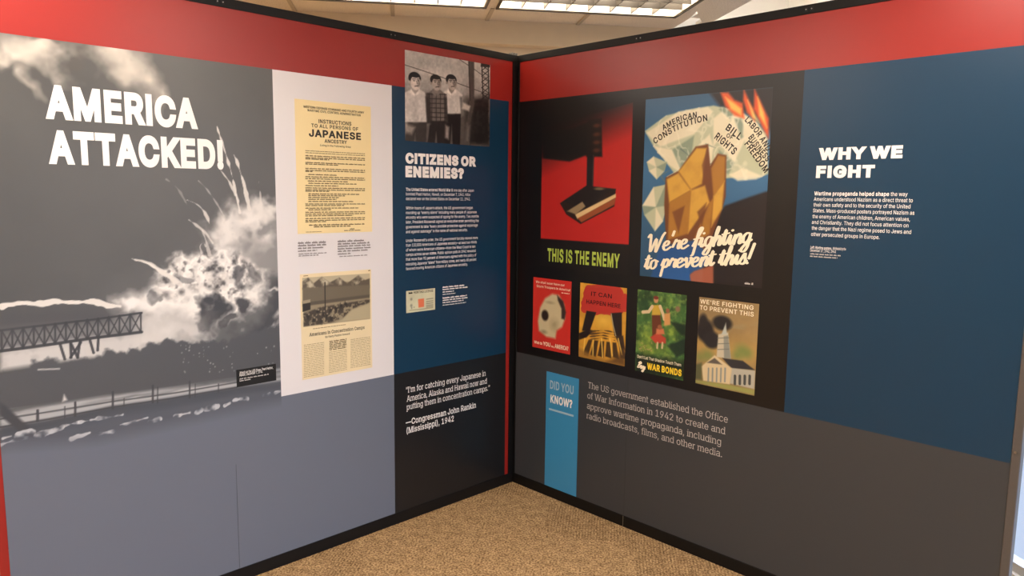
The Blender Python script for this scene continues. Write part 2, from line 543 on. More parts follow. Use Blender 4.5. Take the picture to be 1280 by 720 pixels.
# ------------------------------------------------------------------ lettering: outlines of a plain grotesque, [advance, beziers] per character
CHARS = "ABCDEFGHIJKLMNOPQRSTUVWXYZabcdefghijklmnopqrstuvwxyz0123456789.,!?:;'-()\u2014\u201c\u201d\u2019"
OUTLINES = [
    [480, [39, 0, 16, 0, 78, 170, 140, 339, 201, 509, 226, 509, 251, 509, 276, 509, 338, 339, 401, 170, 463, 0, 440, 0, 418, 0, 395, 0, 359, 101, 323,
     202, 287, 302, 281, 321, 273, 344, 264, 372, 255, 400, 245, 435, 232, 478, 236, 478, 241, 478, 245, 478, 233, 435, 222, 399, 213, 371, 204, 343,
     196, 320, 191, 302, 155, 202, 120, 101, 85, 0, 62, 0], [197, 142, 110, 142, 110, 161, 110, 180, 110, 199, 197, 199, 283, 199, 370, 199, 370, 180,
     370, 161, 370, 142, 283, 142]],
    [456, [122, 0, 60, 0, 60, 170, 60, 339, 60, 509, 120, 509, 181, 509, 241, 509, 276, 509, 306, 503, 329, 491, 352, 479, 369, 462, 381, 442, 392,
     422, 398, 399, 398, 374, 398, 352, 394, 334, 387, 320, 379, 306, 369, 294, 356, 286, 344, 277, 330, 271, 315, 267, 315, 265, 315, 264, 315, 262,
     331, 261, 347, 255, 363, 245, 379, 235, 392, 221, 402, 203, 413, 185, 418, 163, 418, 136, 418, 111, 412, 87, 400, 67, 388, 46, 370, 30, 344, 18,
     319, 6, 287, 0, 247, 0, 184, 0], [125, 115, 125, 57, 165, 57, 205, 57, 245, 57, 284, 57, 313, 65, 330, 80, 347, 95, 355, 114, 355, 137, 355, 154,
     351, 170, 342, 184, 334, 198, 321, 209, 306, 218, 290, 227, 271, 231, 248, 231, 207, 231, 166, 231, 125, 231, 125, 173], [125, 341, 125, 285,
     162, 285, 200, 285, 238, 285, 257, 285, 273, 289, 288, 296, 303, 303, 315, 313, 323, 326, 332, 339, 336, 355, 336, 372, 336, 395, 328, 414, 313,
     429, 297, 444, 273, 452, 240, 452, 202, 452, 163, 452, 125, 452, 125, 396]],
    [510, [293, -7, 267, -7, 223, -7, 184, 4, 150, 25, 116, 46, 89, 76, 70, 115, 50, 154, 40, 201, 40, 254, 40, 308, 50, 354, 70, 393, 89, 432, 116,
     462, 150, 484, 184, 505, 223, 516, 267, 516, 293, 516, 317, 512, 340, 504, 363, 497, 384, 486, 402, 471, 420, 457, 436, 439, 448, 418, 460, 398,
     468, 374, 473, 348, 451, 348, 430, 348, 408, 348, 404, 366, 398, 381, 389, 395, 381, 408, 370, 419, 357, 428, 345, 438, 331, 444, 315, 449, 300,
     454, 284, 456, 267, 456, 236, 456, 208, 448, 184, 432, 159, 417, 139, 394, 125, 364, 111, 334, 103, 297, 103, 254, 103, 211, 111, 175, 125, 145,
     140, 115, 159, 92, 184, 76, 209, 61, 236, 53, 267, 53, 284, 53, 300, 55, 315, 60, 331, 65, 345, 71, 357, 81, 370, 90, 381, 101, 389, 114, 398,
     128, 404, 143, 408, 160, 430, 160, 451, 160, 473, 160, 469, 135, 460, 111, 448, 91, 436, 70, 421, 52, 402, 38, 384, 23, 363, 12, 341, 5, 318,
     -3]],
    [502, [271, 0, 219, 0, 178, 0, 137, 0, 96, 0, 96, 19, 96, 38, 96, 57, 136, 57, 175, 57, 215, 57, 256, 57, 291, 65, 318, 81, 345, 97, 366, 119,
     379, 149, 392, 179, 399, 214, 399, 255, 399, 296, 392, 331, 379, 361, 366, 390, 346, 412, 320, 428, 293, 444, 260, 452, 221, 452, 178, 452, 136,
     452, 93, 452, 93, 471, 93, 490, 93, 509, 137, 509, 181, 509, 225, 509, 275, 509, 317, 499, 353, 478, 388, 458, 415, 429, 433, 391, 452, 353, 462,
     308, 462, 255, 462, 202, 452, 157, 433, 119, 414, 81, 387, 51, 351, 31, 314, 10], [103, 509, 125, 509, 125, 339, 125, 170, 125, 0, 103, 0, 82, 0,
     60, 0, 60, 170, 60, 339, 60, 509, 82, 509]],
    [419, [165, 0, 60, 0, 60, 170, 60, 339, 60, 509, 164, 509, 268, 509, 372, 509, 372, 490, 372, 471, 372, 452, 290, 452, 207, 452, 125, 452, 125,
     396, 125, 341, 125, 286, 202, 286, 278, 286, 355, 286, 355, 267, 355, 248, 355, 229, 278, 229, 202, 229, 125, 229, 125, 172, 125, 114, 125, 57,
     208, 57, 292, 57, 375, 57, 375, 38, 375, 19, 375, 0, 270, 0]],
    [410, [82, 0, 60, 0, 60, 170, 60, 339, 60, 509, 163, 509, 266, 509, 369, 509, 369, 490, 369, 471, 369, 452, 288, 452, 206, 452, 125, 452, 125,
     394, 125, 336, 125, 278, 198, 278, 272, 278, 346, 278, 346, 259, 346, 240, 346, 221, 272, 221, 198, 221, 125, 221, 125, 147, 125, 74, 125, 0,
     103, 0]],
    [520, [309, -7, 269, -7, 223, -7, 184, 4, 149, 25, 115, 46, 88, 77, 69, 116, 50, 155, 40, 201, 40, 254, 40, 308, 50, 354, 69, 393, 88, 432, 115,
     462, 149, 484, 183, 505, 221, 516, 265, 516, 292, 516, 317, 512, 340, 504, 364, 496, 385, 484, 403, 469, 422, 454, 437, 437, 449, 416, 461, 396,
     470, 373, 474, 349, 452, 349, 430, 349, 408, 349, 403, 365, 396, 380, 387, 393, 379, 406, 368, 417, 356, 427, 344, 436, 330, 444, 315, 448, 300,
     453, 283, 456, 265, 456, 235, 456, 208, 448, 183, 432, 159, 417, 139, 394, 125, 364, 111, 334, 103, 297, 103, 254, 103, 211, 111, 175, 125, 145,
     140, 115, 159, 92, 184, 76, 209, 61, 237, 53, 269, 53, 297, 53, 323, 59, 345, 71, 367, 83, 384, 101, 396, 123, 409, 146, 415, 172, 415, 202, 421,
     201, 428, 200, 434, 199, 384, 199, 333, 199, 283, 199, 283, 218, 283, 237, 283, 256, 348, 256, 413, 256, 478, 256, 478, 237, 478, 219, 478, 200,
     478, 158, 469, 122, 451, 91, 433, 60, 408, 36, 377, 19, 345, 2]],
    [517, [82, 0, 60, 0, 60, 170, 60, 339, 60, 509, 82, 509, 103, 509, 125, 509, 125, 435, 125, 362, 125, 289, 214, 289, 303, 289, 392, 289, 392, 362,
     392, 435, 392, 509, 414, 509, 435, 509, 457, 509, 457, 339, 457, 170, 457, 0, 435, 0, 414, 0, 392, 0, 392, 77, 392, 155, 392, 232, 303, 232, 214,
     232, 125, 232, 125, 155, 125, 77, 125, 0, 103, 0]],
    [190, [111, 0, 31, 0, 31, 19, 31, 38, 31, 57, 60, 57, 89, 57, 118, 57, 118, 189, 118, 320, 118, 452, 89, 452, 60, 452, 31, 452, 31, 471, 31, 490,
     31, 509, 111, 509, 190, 509, 269, 509, 269, 490, 269, 471, 269, 452, 240, 452, 212, 452, 183, 452, 183, 320, 183, 189, 183, 57, 212, 57, 240, 57,
     269, 57, 269, 38, 269, 19, 269, 0, 190, 0]],
    [396, [230, -7, 185, -7, 140, -7, 104, 6, 75, 33, 47, 59, 33, 97, 33, 145, 33, 155, 33, 164, 33, 173, 55, 173, 76, 173, 98, 173, 98, 164, 98, 155,
     98, 145, 98, 114, 106, 91, 122, 74, 137, 58, 159, 50, 185, 50, 211, 50, 232, 58, 248, 74, 264, 91, 272, 114, 272, 145, 272, 267, 272, 388, 272,
     509, 293, 509, 315, 509, 336, 509, 336, 388, 336, 267, 336, 145, 336, 97, 322, 59, 294, 33, 266, 6]],
    [467, [146, 189, 104, 145, 104, 169, 104, 193, 104, 216, 116, 232, 128, 247, 139, 261, 151, 275, 162, 290, 174, 303, 187, 317, 199, 331, 212, 344,
     262, 399, 313, 454, 364, 509, 392, 509, 420, 509, 448, 509, 376, 431, 304, 353, 231, 276, 230, 276, 229, 276, 228, 276, 187, 233], [82, 0, 60, 0,
     60, 170, 60, 339, 60, 509, 82, 509, 103, 509, 125, 509, 125, 451, 125, 392, 125, 334, 124, 298, 124, 261, 124, 225, 124, 214, 124, 204, 125, 193,
     125, 129, 125, 64, 125, 0, 103, 0], [398, 0, 372, 0, 311, 86, 249, 173, 188, 259, 201, 276, 215, 293, 228, 309, 302, 206, 375, 103, 449, 0, 423,
     0]],
    [393, [160, 0, 60, 0, 60, 170, 60, 339, 60, 509, 82, 509, 103, 509, 125, 509, 125, 358, 125, 208, 125, 57, 203, 57, 282, 57, 361, 57, 361, 38,
     361, 19, 361, 0, 261, 0]],
    [628, [81, 0, 60, 0, 60, 170, 60, 339, 60, 509, 91, 509, 121, 509, 152, 509, 193, 402, 235, 294, 277, 187, 280, 180, 284, 170, 287, 159, 291, 148,
     295, 136, 299, 123, 303, 110, 307, 97, 311, 84, 315, 71, 319, 59, 322, 49, 317, 49, 312, 49, 307, 49, 310, 59, 314, 70, 318, 83, 322, 95, 326,
     108, 330, 121, 334, 134, 338, 147, 342, 158, 346, 170, 349, 179, 352, 187, 394, 294, 435, 402, 476, 509, 507, 509, 537, 509, 568, 509, 568, 339,
     568, 170, 568, 0, 547, 0, 525, 0, 504, 0, 504, 97, 504, 194, 504, 291, 504, 302, 504, 314, 504, 327, 505, 340, 505, 354, 505, 369, 505, 383, 506,
     398, 506, 413, 506, 428, 507, 443, 507, 457, 509, 457, 511, 457, 513, 457, 508, 441, 503, 426, 498, 409, 492, 393, 487, 378, 482, 363, 477, 348,
     472, 334, 467, 322, 463, 309, 459, 299, 456, 291, 418, 194, 380, 97, 342, 0, 323, 0, 305, 0, 286, 0, 248, 97, 209, 194, 170, 291, 167, 299, 163,
     309, 159, 321, 155, 333, 150, 346, 145, 361, 140, 376, 135, 391, 129, 408, 124, 424, 118, 441, 112, 457, 114, 457, 117, 457, 119, 457, 119, 444,
     120, 431, 120, 416, 120, 401, 121, 387, 121, 372, 121, 357, 121, 342, 122, 328, 122, 315, 122, 302, 122, 291, 122, 194, 122, 97, 122, 0, 101, 0]],
    [523, [82, 0, 60, 0, 60, 170, 60, 339, 60, 509, 85, 509, 111, 509, 136, 509, 205, 400, 274, 291, 343, 183, 349, 174, 355, 164, 363, 151, 370, 138,
     379, 123, 388, 107, 396, 90, 405, 73, 414, 55, 411, 55, 408, 54, 405, 54, 403, 72, 401, 90, 401, 108, 400, 126, 399, 142, 399, 157, 399, 172,
     399, 185, 399, 195, 399, 300, 399, 404, 399, 509, 420, 509, 442, 509, 463, 509, 463, 339, 463, 170, 463, 0, 438, 0, 412, 0, 387, 0, 325, 97, 264,
     193, 202, 290, 194, 303, 186, 316, 177, 331, 169, 345, 159, 362, 148, 381, 137, 400, 123, 424, 108, 452, 111, 453, 115, 453, 119, 454, 120, 428,
     121, 405, 122, 384, 123, 362, 124, 344, 124, 328, 125, 312, 125, 300, 125, 291, 125, 194, 125, 97, 125, 0, 103, 0]],
    [533, [311, -7, 267, -7, 223, -7, 184, 4, 150, 25, 116, 46, 90, 76, 70, 115, 50, 154, 40, 201, 40, 254, 40, 308, 50, 354, 70, 393, 90, 432, 116,
     462, 150, 484, 184, 505, 223, 516, 267, 516, 311, 516, 350, 505, 384, 484, 418, 462, 444, 432, 464, 393, 483, 354, 493, 308, 493, 254, 493, 201,
     483, 154, 464, 115, 444, 76, 418, 46, 384, 25, 350, 4], [236, 53, 267, 53, 297, 53, 325, 61, 349, 76, 374, 91, 394, 114, 408, 144, 423, 174, 430,
     211, 430, 254, 430, 298, 423, 335, 408, 365, 394, 395, 374, 417, 349, 433, 325, 448, 297, 456, 267, 456, 236, 456, 209, 448, 184, 433, 159, 417,
     140, 394, 125, 364, 111, 334, 103, 297, 103, 254, 103, 211, 111, 174, 125, 144, 140, 114, 159, 92, 184, 76, 209, 61]],
    [445, [82, 0, 60, 0, 60, 170, 60, 339, 60, 509, 118, 509, 177, 509, 235, 509, 274, 509, 307, 502, 332, 487, 358, 473, 377, 454, 390, 430, 402,
     405, 409, 378, 409, 348, 409, 317, 402, 290, 390, 265, 377, 241, 358, 222, 332, 207, 307, 193, 274, 186, 235, 186, 193, 186, 151, 186, 109, 186,
     109, 205, 109, 224, 109, 242, 150, 242, 191, 242, 233, 242, 259, 242, 281, 247, 297, 256, 313, 265, 325, 278, 333, 294, 341, 310, 344, 328, 344,
     348, 344, 368, 341, 386, 333, 402, 325, 417, 313, 430, 297, 439, 280, 448, 259, 452, 232, 452, 196, 452, 160, 452, 125, 452, 125, 301, 125, 151,
     125, 0, 103, 0]],
    [533, [274, 121, 245, 159, 268, 159, 290, 159, 313, 159, 332, 134, 351, 109, 369, 85, 374, 78, 379, 71, 384, 65, 412, 27, 440, -10, 468, -48, 446,
     -48, 423, -48, 401, -48, 382, -23, 364, 2, 346, 27, 341, 33, 336, 39, 331, 46, 302, 84], [311, -7, 267, -7, 223, -7, 184, 4, 150, 25, 116, 46,
     90, 76, 70, 115, 50, 154, 40, 201, 40, 254, 40, 308, 50, 354, 70, 393, 90, 432, 116, 462, 150, 484, 184, 505, 223, 516, 267, 516, 311, 516, 350,
     505, 384, 484, 418, 462, 444, 432, 464, 393, 483, 354, 493, 308, 493, 254, 493, 201, 483, 154, 464, 115, 444, 76, 418, 46, 384, 25, 350, 4],
     [236, 53, 267, 53, 297, 53, 325, 61, 349, 76, 374, 91, 394, 114, 408, 144, 423, 174, 430, 211, 430, 254, 430, 298, 423, 335, 408, 365, 394, 395,
     374, 417, 349, 433, 325, 448, 297, 456, 267, 456, 236, 456, 209, 448, 184, 433, 159, 417, 140, 394, 125, 364, 111, 334, 103, 297, 103, 254, 103,
     211, 111, 174, 125, 144, 140, 114, 159, 92, 184, 76, 209, 61]],
    [449, [82, 0, 60, 0, 60, 170, 60, 339, 60, 509, 119, 509, 177, 509, 236, 509, 275, 509, 307, 502, 333, 489, 359, 475, 378, 457, 390, 433, 403,
     410, 409, 382, 409, 352, 409, 321, 403, 295, 390, 271, 378, 248, 359, 230, 333, 217, 307, 204, 275, 198, 236, 198, 189, 198, 143, 198, 96, 198,
     96, 217, 96, 236, 96, 255, 142, 255, 188, 255, 234, 255, 260, 255, 281, 259, 298, 267, 314, 275, 326, 286, 334, 300, 341, 315, 345, 332, 345,
     352, 345, 372, 341, 390, 334, 405, 326, 420, 314, 431, 298, 440, 281, 448, 259, 452, 233, 452, 197, 452, 161, 452, 125, 452, 125, 301, 125, 151,
     125, 0, 103, 0], [378, 0, 353, 0, 312, 76, 271, 153, 230, 229, 254, 229, 279, 229, 303, 229, 344, 153, 386, 76, 428, 0, 403, 0]],
    [447, [263, -9, 224, -9, 187, -9, 155, -3, 128, 9, 100, 21, 79, 38, 64, 60, 49, 82, 40, 107, 38, 137, 60, 137, 82, 137, 104, 137, 106, 117, 112,
     101, 123, 88, 134, 75, 149, 65, 166, 59, 184, 52, 203, 49, 224, 49, 247, 49, 268, 53, 286, 60, 304, 68, 319, 78, 329, 92, 340, 105, 346, 121,
     346, 139, 346, 155, 341, 169, 332, 179, 323, 189, 311, 198, 296, 205, 281, 211, 264, 217, 245, 222, 224, 228, 204, 234, 184, 239, 142, 251, 109,
     268, 86, 289, 63, 311, 52, 339, 52, 372, 52, 401, 60, 426, 75, 448, 90, 469, 111, 486, 138, 498, 164, 510, 194, 516, 227, 516, 261, 516, 290,
     510, 316, 498, 342, 486, 362, 469, 377, 449, 392, 428, 400, 404, 401, 378, 380, 378, 358, 378, 337, 378, 335, 403, 323, 423, 302, 437, 281, 451,
     256, 459, 225, 459, 203, 459, 184, 455, 167, 448, 151, 441, 138, 431, 129, 418, 120, 406, 115, 391, 115, 376, 115, 358, 120, 344, 131, 334, 142,
     323, 154, 314, 169, 308, 184, 302, 199, 297, 212, 293, 230, 289, 247, 284, 264, 279, 279, 275, 295, 270, 312, 264, 328, 257, 344, 248, 359, 238,
     373, 227, 385, 214, 395, 198, 404, 181, 408, 162, 408, 139, 408, 111, 401, 86, 386, 64, 372, 41, 351, 24, 323, 11, 296, -2]],
    [449, [85, 452, 32, 452, 32, 471, 32, 490, 32, 509, 160, 509, 288, 509, 417, 509, 417, 490, 417, 471, 417, 452, 363, 452, 310, 452, 257, 452, 257,
     301, 257, 151, 257, 0, 235, 0, 214, 0, 193, 0, 193, 151, 193, 301, 193, 452, 139, 452]],
    [517, [299, -8, 259, -8, 219, -8, 184, 0, 154, 15, 124, 31, 101, 53, 85, 80, 68, 107, 60, 138, 60, 173, 60, 285, 60, 397, 60, 509, 81, 509, 103,
     509, 124, 509, 124, 399, 124, 288, 124, 178, 124, 154, 130, 132, 141, 113, 152, 94, 167, 79, 187, 68, 207, 57, 231, 52, 259, 52, 287, 52, 311,
     57, 331, 68, 351, 79, 366, 94, 377, 113, 387, 132, 393, 154, 393, 178, 393, 288, 393, 399, 393, 509, 414, 509, 436, 509, 457, 509, 457, 397, 457,
     285, 457, 173, 457, 138, 449, 107, 433, 80, 416, 53, 393, 31, 363, 15, 334, 0]],
    [480, [229, 0, 204, 0, 141, 170, 79, 339, 16, 509, 39, 509, 62, 509, 84, 509, 120, 408, 156, 307, 192, 206, 198, 189, 206, 166, 215, 137, 224,
     109, 235, 73, 248, 31, 243, 31, 239, 31, 235, 31, 247, 74, 258, 110, 267, 138, 276, 166, 284, 189, 290, 206, 325, 307, 360, 408, 395, 509, 417,
     509, 440, 509, 463, 509, 401, 339, 340, 170, 278, 0, 253, 0]],
    [686, [180, 0, 155, 0, 109, 170, 63, 339, 16, 509, 38, 509, 60, 509, 82, 509, 109, 404, 136, 300, 163, 196, 168, 179, 172, 163, 175, 145, 179,
     128, 183, 111, 187, 94, 190, 76, 194, 58, 197, 40, 194, 40, 192, 40, 189, 40, 193, 58, 196, 76, 200, 94, 203, 111, 207, 128, 211, 145, 215, 163,
     220, 179, 224, 196, 251, 300, 279, 404, 306, 509, 331, 509, 355, 509, 380, 509, 407, 404, 434, 300, 462, 196, 466, 179, 470, 163, 474, 145, 478,
     128, 482, 111, 486, 94, 490, 76, 494, 58, 497, 40, 494, 40, 491, 40, 488, 40, 492, 58, 495, 76, 499, 94, 502, 111, 506, 128, 510, 145, 515, 163,
     519, 179, 523, 196, 550, 300, 576, 404, 603, 509, 625, 509, 647, 509, 670, 509, 623, 339, 577, 170, 530, 0, 505, 0, 480, 0, 455, 0, 426, 108,
     397, 215, 368, 323, 362, 344, 357, 367, 351, 391, 346, 416, 341, 444, 336, 475, 341, 475, 345, 475, 350, 475, 345, 445, 340, 419, 335, 395, 330,
     371, 324, 347, 318, 323, 289, 215, 260, 108, 230, 0, 205, 0]],
    [474, [43, 0, 18, 0, 84, 95, 151, 190, 217, 284, 217, 268, 217, 252, 217, 236, 155, 327, 92, 418, 29, 509, 54, 509, 79, 509, 104, 509, 129, 473,
     153, 437, 178, 400, 188, 385, 197, 372, 204, 361, 211, 350, 217, 340, 223, 329, 229, 318, 236, 306, 243, 292, 240, 292, 236, 292, 232, 292, 239,
     306, 246, 318, 252, 329, 258, 339, 264, 350, 272, 361, 279, 372, 288, 385, 298, 400, 323, 437, 348, 473, 374, 509, 398, 509, 422, 509, 446, 509,
     384, 419, 321, 329, 259, 239, 259, 255, 259, 271, 259, 287, 324, 191, 390, 96, 456, 0, 431, 0, 406, 0, 382, 0, 352, 43, 322, 86, 292, 129, 283,
     143, 275, 155, 268, 165, 262, 175, 256, 185, 250, 195, 244, 206, 238, 217, 230, 231, 235, 231, 240, 231, 244, 231, 238, 218, 231, 207, 225, 196,
     219, 186, 213, 176, 206, 166, 199, 155, 191, 143, 182, 129, 152, 86, 122, 43, 91, 0, 67, 0]],
    [472, [225, 0, 203, 0, 203, 69, 203, 139, 203, 208, 141, 308, 79, 409, 16, 509, 41, 509, 66, 509, 91, 509, 125, 454, 159, 399, 192, 344, 203, 326,
     213, 309, 222, 292, 231, 275, 240, 255, 250, 230, 241, 230, 232, 230, 224, 230, 233, 255, 242, 276, 251, 293, 260, 310, 270, 327, 280, 344, 314,
     399, 347, 454, 381, 509, 406, 509, 430, 509, 455, 509, 393, 409, 330, 308, 268, 208, 268, 139, 268, 69, 268, 0, 247, 0]],
    [438, [161, 0, 42, 0, 42, 15, 42, 31, 42, 46, 119, 159, 196, 272, 273, 385, 284, 400, 295, 415, 306, 431, 318, 446, 329, 461, 341, 476, 343, 469,
     346, 461, 348, 454, 327, 453, 306, 453, 285, 452, 264, 452, 244, 452, 223, 452, 162, 452, 101, 452, 40, 452, 40, 471, 40, 490, 40, 509, 159, 509,
     278, 509, 397, 509, 397, 493, 397, 477, 397, 462, 321, 351, 245, 240, 169, 129, 158, 113, 146, 97, 134, 81, 122, 65, 110, 49, 97, 33, 95, 40, 93,
     47, 90, 54, 111, 55, 132, 56, 152, 57, 173, 57, 193, 57, 214, 57, 276, 57, 338, 57, 399, 57, 399, 38, 399, 19, 399, 0, 280, 0]],
    [389, [182, -9, 160, -9, 136, -9, 114, -4, 94, 5, 75, 14, 59, 27, 48, 45, 36, 62, 30, 83, 30, 108, 30, 130, 35, 147, 43, 161, 52, 175, 63, 185,
     78, 193, 92, 201, 108, 207, 125, 211, 143, 215, 160, 218, 178, 220, 201, 223, 219, 225, 234, 227, 248, 228, 258, 231, 265, 235, 272, 239, 276,
     245, 276, 255, 276, 255, 276, 256, 276, 257, 276, 272, 273, 286, 267, 297, 261, 308, 252, 316, 240, 322, 228, 328, 213, 331, 196, 331, 178, 331,
     162, 328, 149, 322, 136, 317, 126, 309, 118, 301, 110, 292, 104, 283, 100, 274, 80, 280, 61, 285, 41, 291, 50, 314, 62, 332, 79, 346, 95, 360,
     113, 369, 133, 375, 153, 381, 173, 384, 194, 384, 208, 384, 223, 383, 239, 379, 255, 376, 271, 370, 286, 360, 301, 351, 313, 338, 322, 320, 332,
     303, 337, 280, 337, 251, 337, 168, 337, 84, 337, 0, 317, 0, 297, 0, 277, 0, 277, 17, 277, 35, 277, 52, 275, 52, 274, 52, 272, 52, 268, 43, 261,
     34, 252, 25, 243, 15, 230, 7, 215, 1, 200, -5], [155, 45, 170, 45, 193, 45, 212, 50, 228, 59, 243, 68, 255, 79, 263, 93, 271, 107, 276, 122, 276,
     138, 276, 155, 276, 173, 276, 190, 273, 187, 268, 184, 259, 182, 251, 180, 242, 178, 231, 176, 221, 174, 210, 172, 200, 171, 190, 170, 182, 169,
     175, 168, 161, 166, 147, 163, 134, 159, 121, 154, 111, 148, 103, 139, 96, 131, 92, 119, 92, 105, 92, 92, 95, 81, 102, 72, 109, 63, 118, 57, 130,
     52, 142, 48]],
    [424, [261, -8, 229, -8, 206, -8, 187, -4, 172, 4, 158, 12, 146, 21, 138, 31, 129, 42, 123, 51, 118, 59, 116, 59, 114, 59, 112, 59, 112, 39, 112,
     20, 112, 0, 92, 0, 72, 0, 53, 0, 53, 170, 53, 339, 53, 509, 73, 509, 93, 509, 114, 509, 114, 446, 114, 382, 114, 319, 115, 319, 117, 319, 118,
     319, 123, 327, 129, 336, 137, 346, 145, 356, 157, 365, 171, 373, 186, 381, 205, 384, 229, 384, 261, 384, 289, 376, 313, 361, 337, 345, 356, 322,
     370, 293, 383, 263, 390, 229, 390, 189, 390, 149, 383, 114, 370, 84, 356, 55, 337, 32, 313, 16, 289, 0], [197, 47, 220, 47, 244, 47, 263, 53,
     279, 66, 295, 78, 308, 95, 316, 117, 324, 138, 328, 162, 328, 189, 328, 216, 324, 240, 316, 261, 308, 282, 296, 299, 280, 311, 264, 324, 244,
     330, 220, 330, 197, 330, 177, 324, 161, 312, 145, 300, 133, 284, 125, 263, 117, 242, 113, 217, 113, 189, 113, 161, 117, 136, 125, 115, 133, 94,
     146, 77, 162, 65, 178, 53]],
    [396, [226, -8, 207, -8, 173, -8, 143, 0, 117, 16, 91, 33, 71, 56, 56, 85, 41, 114, 34, 149, 34, 187, 34, 227, 41, 262, 56, 291, 71, 321, 91, 343,
     117, 360, 143, 376, 173, 384, 207, 384, 226, 384, 243, 382, 260, 377, 276, 372, 292, 365, 305, 356, 319, 347, 330, 335, 340, 322, 350, 309, 357,
     294, 362, 277, 342, 272, 322, 267, 303, 262, 300, 272, 296, 281, 290, 289, 285, 297, 278, 305, 270, 311, 262, 317, 253, 322, 242, 325, 232, 328,
     220, 330, 207, 330, 182, 330, 161, 323, 145, 310, 129, 297, 116, 280, 108, 258, 100, 237, 96, 213, 96, 187, 96, 162, 100, 139, 108, 117, 116, 96,
     129, 79, 145, 66, 161, 53, 182, 46, 207, 46, 220, 46, 232, 48, 243, 52, 253, 55, 263, 60, 271, 66, 279, 72, 286, 80, 292, 89, 297, 97, 301, 107,
     304, 117, 324, 112, 343, 107, 363, 102, 358, 85, 351, 70, 341, 56, 332, 43, 320, 31, 306, 21, 293, 12, 277, 4, 261, -1, 244, -6]],
    [424, [219, -8, 195, -8, 164, -8, 136, 0, 111, 16, 87, 32, 68, 55, 55, 84, 41, 114, 34, 149, 34, 189, 34, 229, 41, 263, 55, 293, 69, 322, 88, 345,
     112, 361, 136, 376, 164, 384, 196, 384, 219, 384, 238, 381, 253, 373, 268, 365, 279, 356, 287, 346, 296, 336, 302, 327, 306, 319, 308, 319, 309,
     319, 311, 319, 311, 382, 311, 446, 311, 509, 331, 509, 351, 509, 372, 509, 372, 339, 372, 170, 372, 0, 352, 0, 332, 0, 313, 0, 313, 20, 313, 39,
     313, 59, 311, 59, 309, 59, 307, 59, 302, 51, 295, 42, 287, 31, 278, 21, 267, 12, 252, 4, 238, -4], [181, 47, 205, 47, 227, 47, 247, 53, 263, 65,
     279, 77, 291, 94, 299, 115, 308, 136, 312, 161, 312, 189, 312, 217, 308, 242, 300, 263, 292, 284, 279, 300, 263, 312, 247, 324, 228, 330, 205,
     330, 181, 330, 161, 324, 145, 311, 129, 299, 116, 282, 108, 261, 100, 240, 96, 216, 96, 189, 96, 162, 100, 138, 109, 117, 117, 95, 129, 78, 145,
     66, 161, 53]],
    [404, [238, -8, 212, -8, 175, -8, 143, 0, 117, 16, 90, 33, 70, 56, 56, 85, 41, 114, 34, 148, 34, 187, 34, 226, 41, 260, 55, 290, 69, 319, 89, 343,
     115, 359, 141, 376, 171, 384, 205, 384, 226, 384, 246, 381, 266, 374, 285, 367, 303, 356, 319, 341, 335, 326, 348, 306, 357, 282, 366, 258, 371,
     228, 371, 194, 371, 186, 371, 178, 371, 169, 272, 169, 174, 169, 75, 169, 75, 187, 75, 204, 75, 221, 163, 221, 250, 221, 338, 221, 329, 215, 319,
     208, 310, 202, 310, 227, 306, 249, 298, 269, 290, 288, 278, 303, 263, 314, 247, 325, 228, 330, 205, 330, 182, 330, 163, 325, 146, 313, 130, 302,
     118, 288, 109, 270, 100, 251, 96, 232, 96, 211, 96, 200, 96, 189, 96, 178, 96, 150, 101, 126, 110, 106, 120, 87, 134, 72, 151, 61, 168, 51, 189,
     46, 212, 46, 228, 46, 241, 48, 254, 53, 266, 57, 277, 64, 285, 73, 294, 82, 301, 93, 306, 105, 325, 101, 345, 96, 365, 91, 359, 71, 349, 54, 335,
     39, 321, 24, 303, 13, 283, 4, 262, -4]],
    [254, [154, 379, 228, 379, 228, 362, 228, 344, 228, 327, 154, 327, 80, 327, 6, 327, 6, 344, 6, 362, 6, 379, 80, 379], [101, 0, 81, 0, 81, 144, 81,
     288, 81, 432, 81, 453, 86, 471, 96, 486, 106, 500, 119, 511, 135, 519, 152, 526, 169, 530, 187, 530, 201, 530, 213, 529, 222, 527, 232, 525, 238,
     523, 243, 521, 238, 503, 233, 486, 227, 468, 224, 470, 220, 471, 215, 472, 210, 473, 203, 474, 195, 474, 176, 474, 163, 469, 154, 460, 146, 451,
     142, 437, 142, 419, 142, 279, 142, 140, 142, 0, 121, 0]],
    [425, [238, -151, 207, -151, 179, -151, 155, -147, 134, -140, 113, -132, 96, -123, 82, -110, 69, -98, 58, -84, 51, -69, 67, -60, 84, -50, 101,
     -41, 107, -49, 113, -57, 122, -66, 130, -75, 141, -82, 154, -88, 168, -94, 186, -97, 207, -97, 238, -97, 263, -90, 282, -75, 302, -60, 311, -37,
     311, -6, 311, 19, 311, 44, 311, 68, 310, 68, 308, 68, 306, 68, 301, 60, 295, 51, 287, 41, 278, 32, 267, 23, 252, 16, 238, 8, 219, 5, 195, 5, 164,
     5, 137, 12, 113, 27, 88, 41, 69, 62, 55, 90, 41, 118, 34, 152, 34, 191, 34, 230, 41, 264, 55, 293, 69, 322, 88, 345, 112, 361, 137, 376, 165,
     384, 196, 384, 220, 384, 239, 381, 253, 373, 268, 365, 280, 356, 288, 346, 297, 336, 303, 327, 308, 319, 309, 319, 311, 319, 313, 319, 313, 339,
     313, 359, 313, 379, 333, 379, 353, 379, 372, 379, 372, 250, 372, 121, 372, -9, 372, -42, 365, -69, 350, -90, 335, -111, 316, -126, 291, -136,
     266, -146], [181, 59, 205, 59, 228, 59, 248, 64, 264, 75, 280, 86, 292, 101, 300, 121, 308, 141, 312, 165, 312, 193, 312, 220, 308, 243, 300,
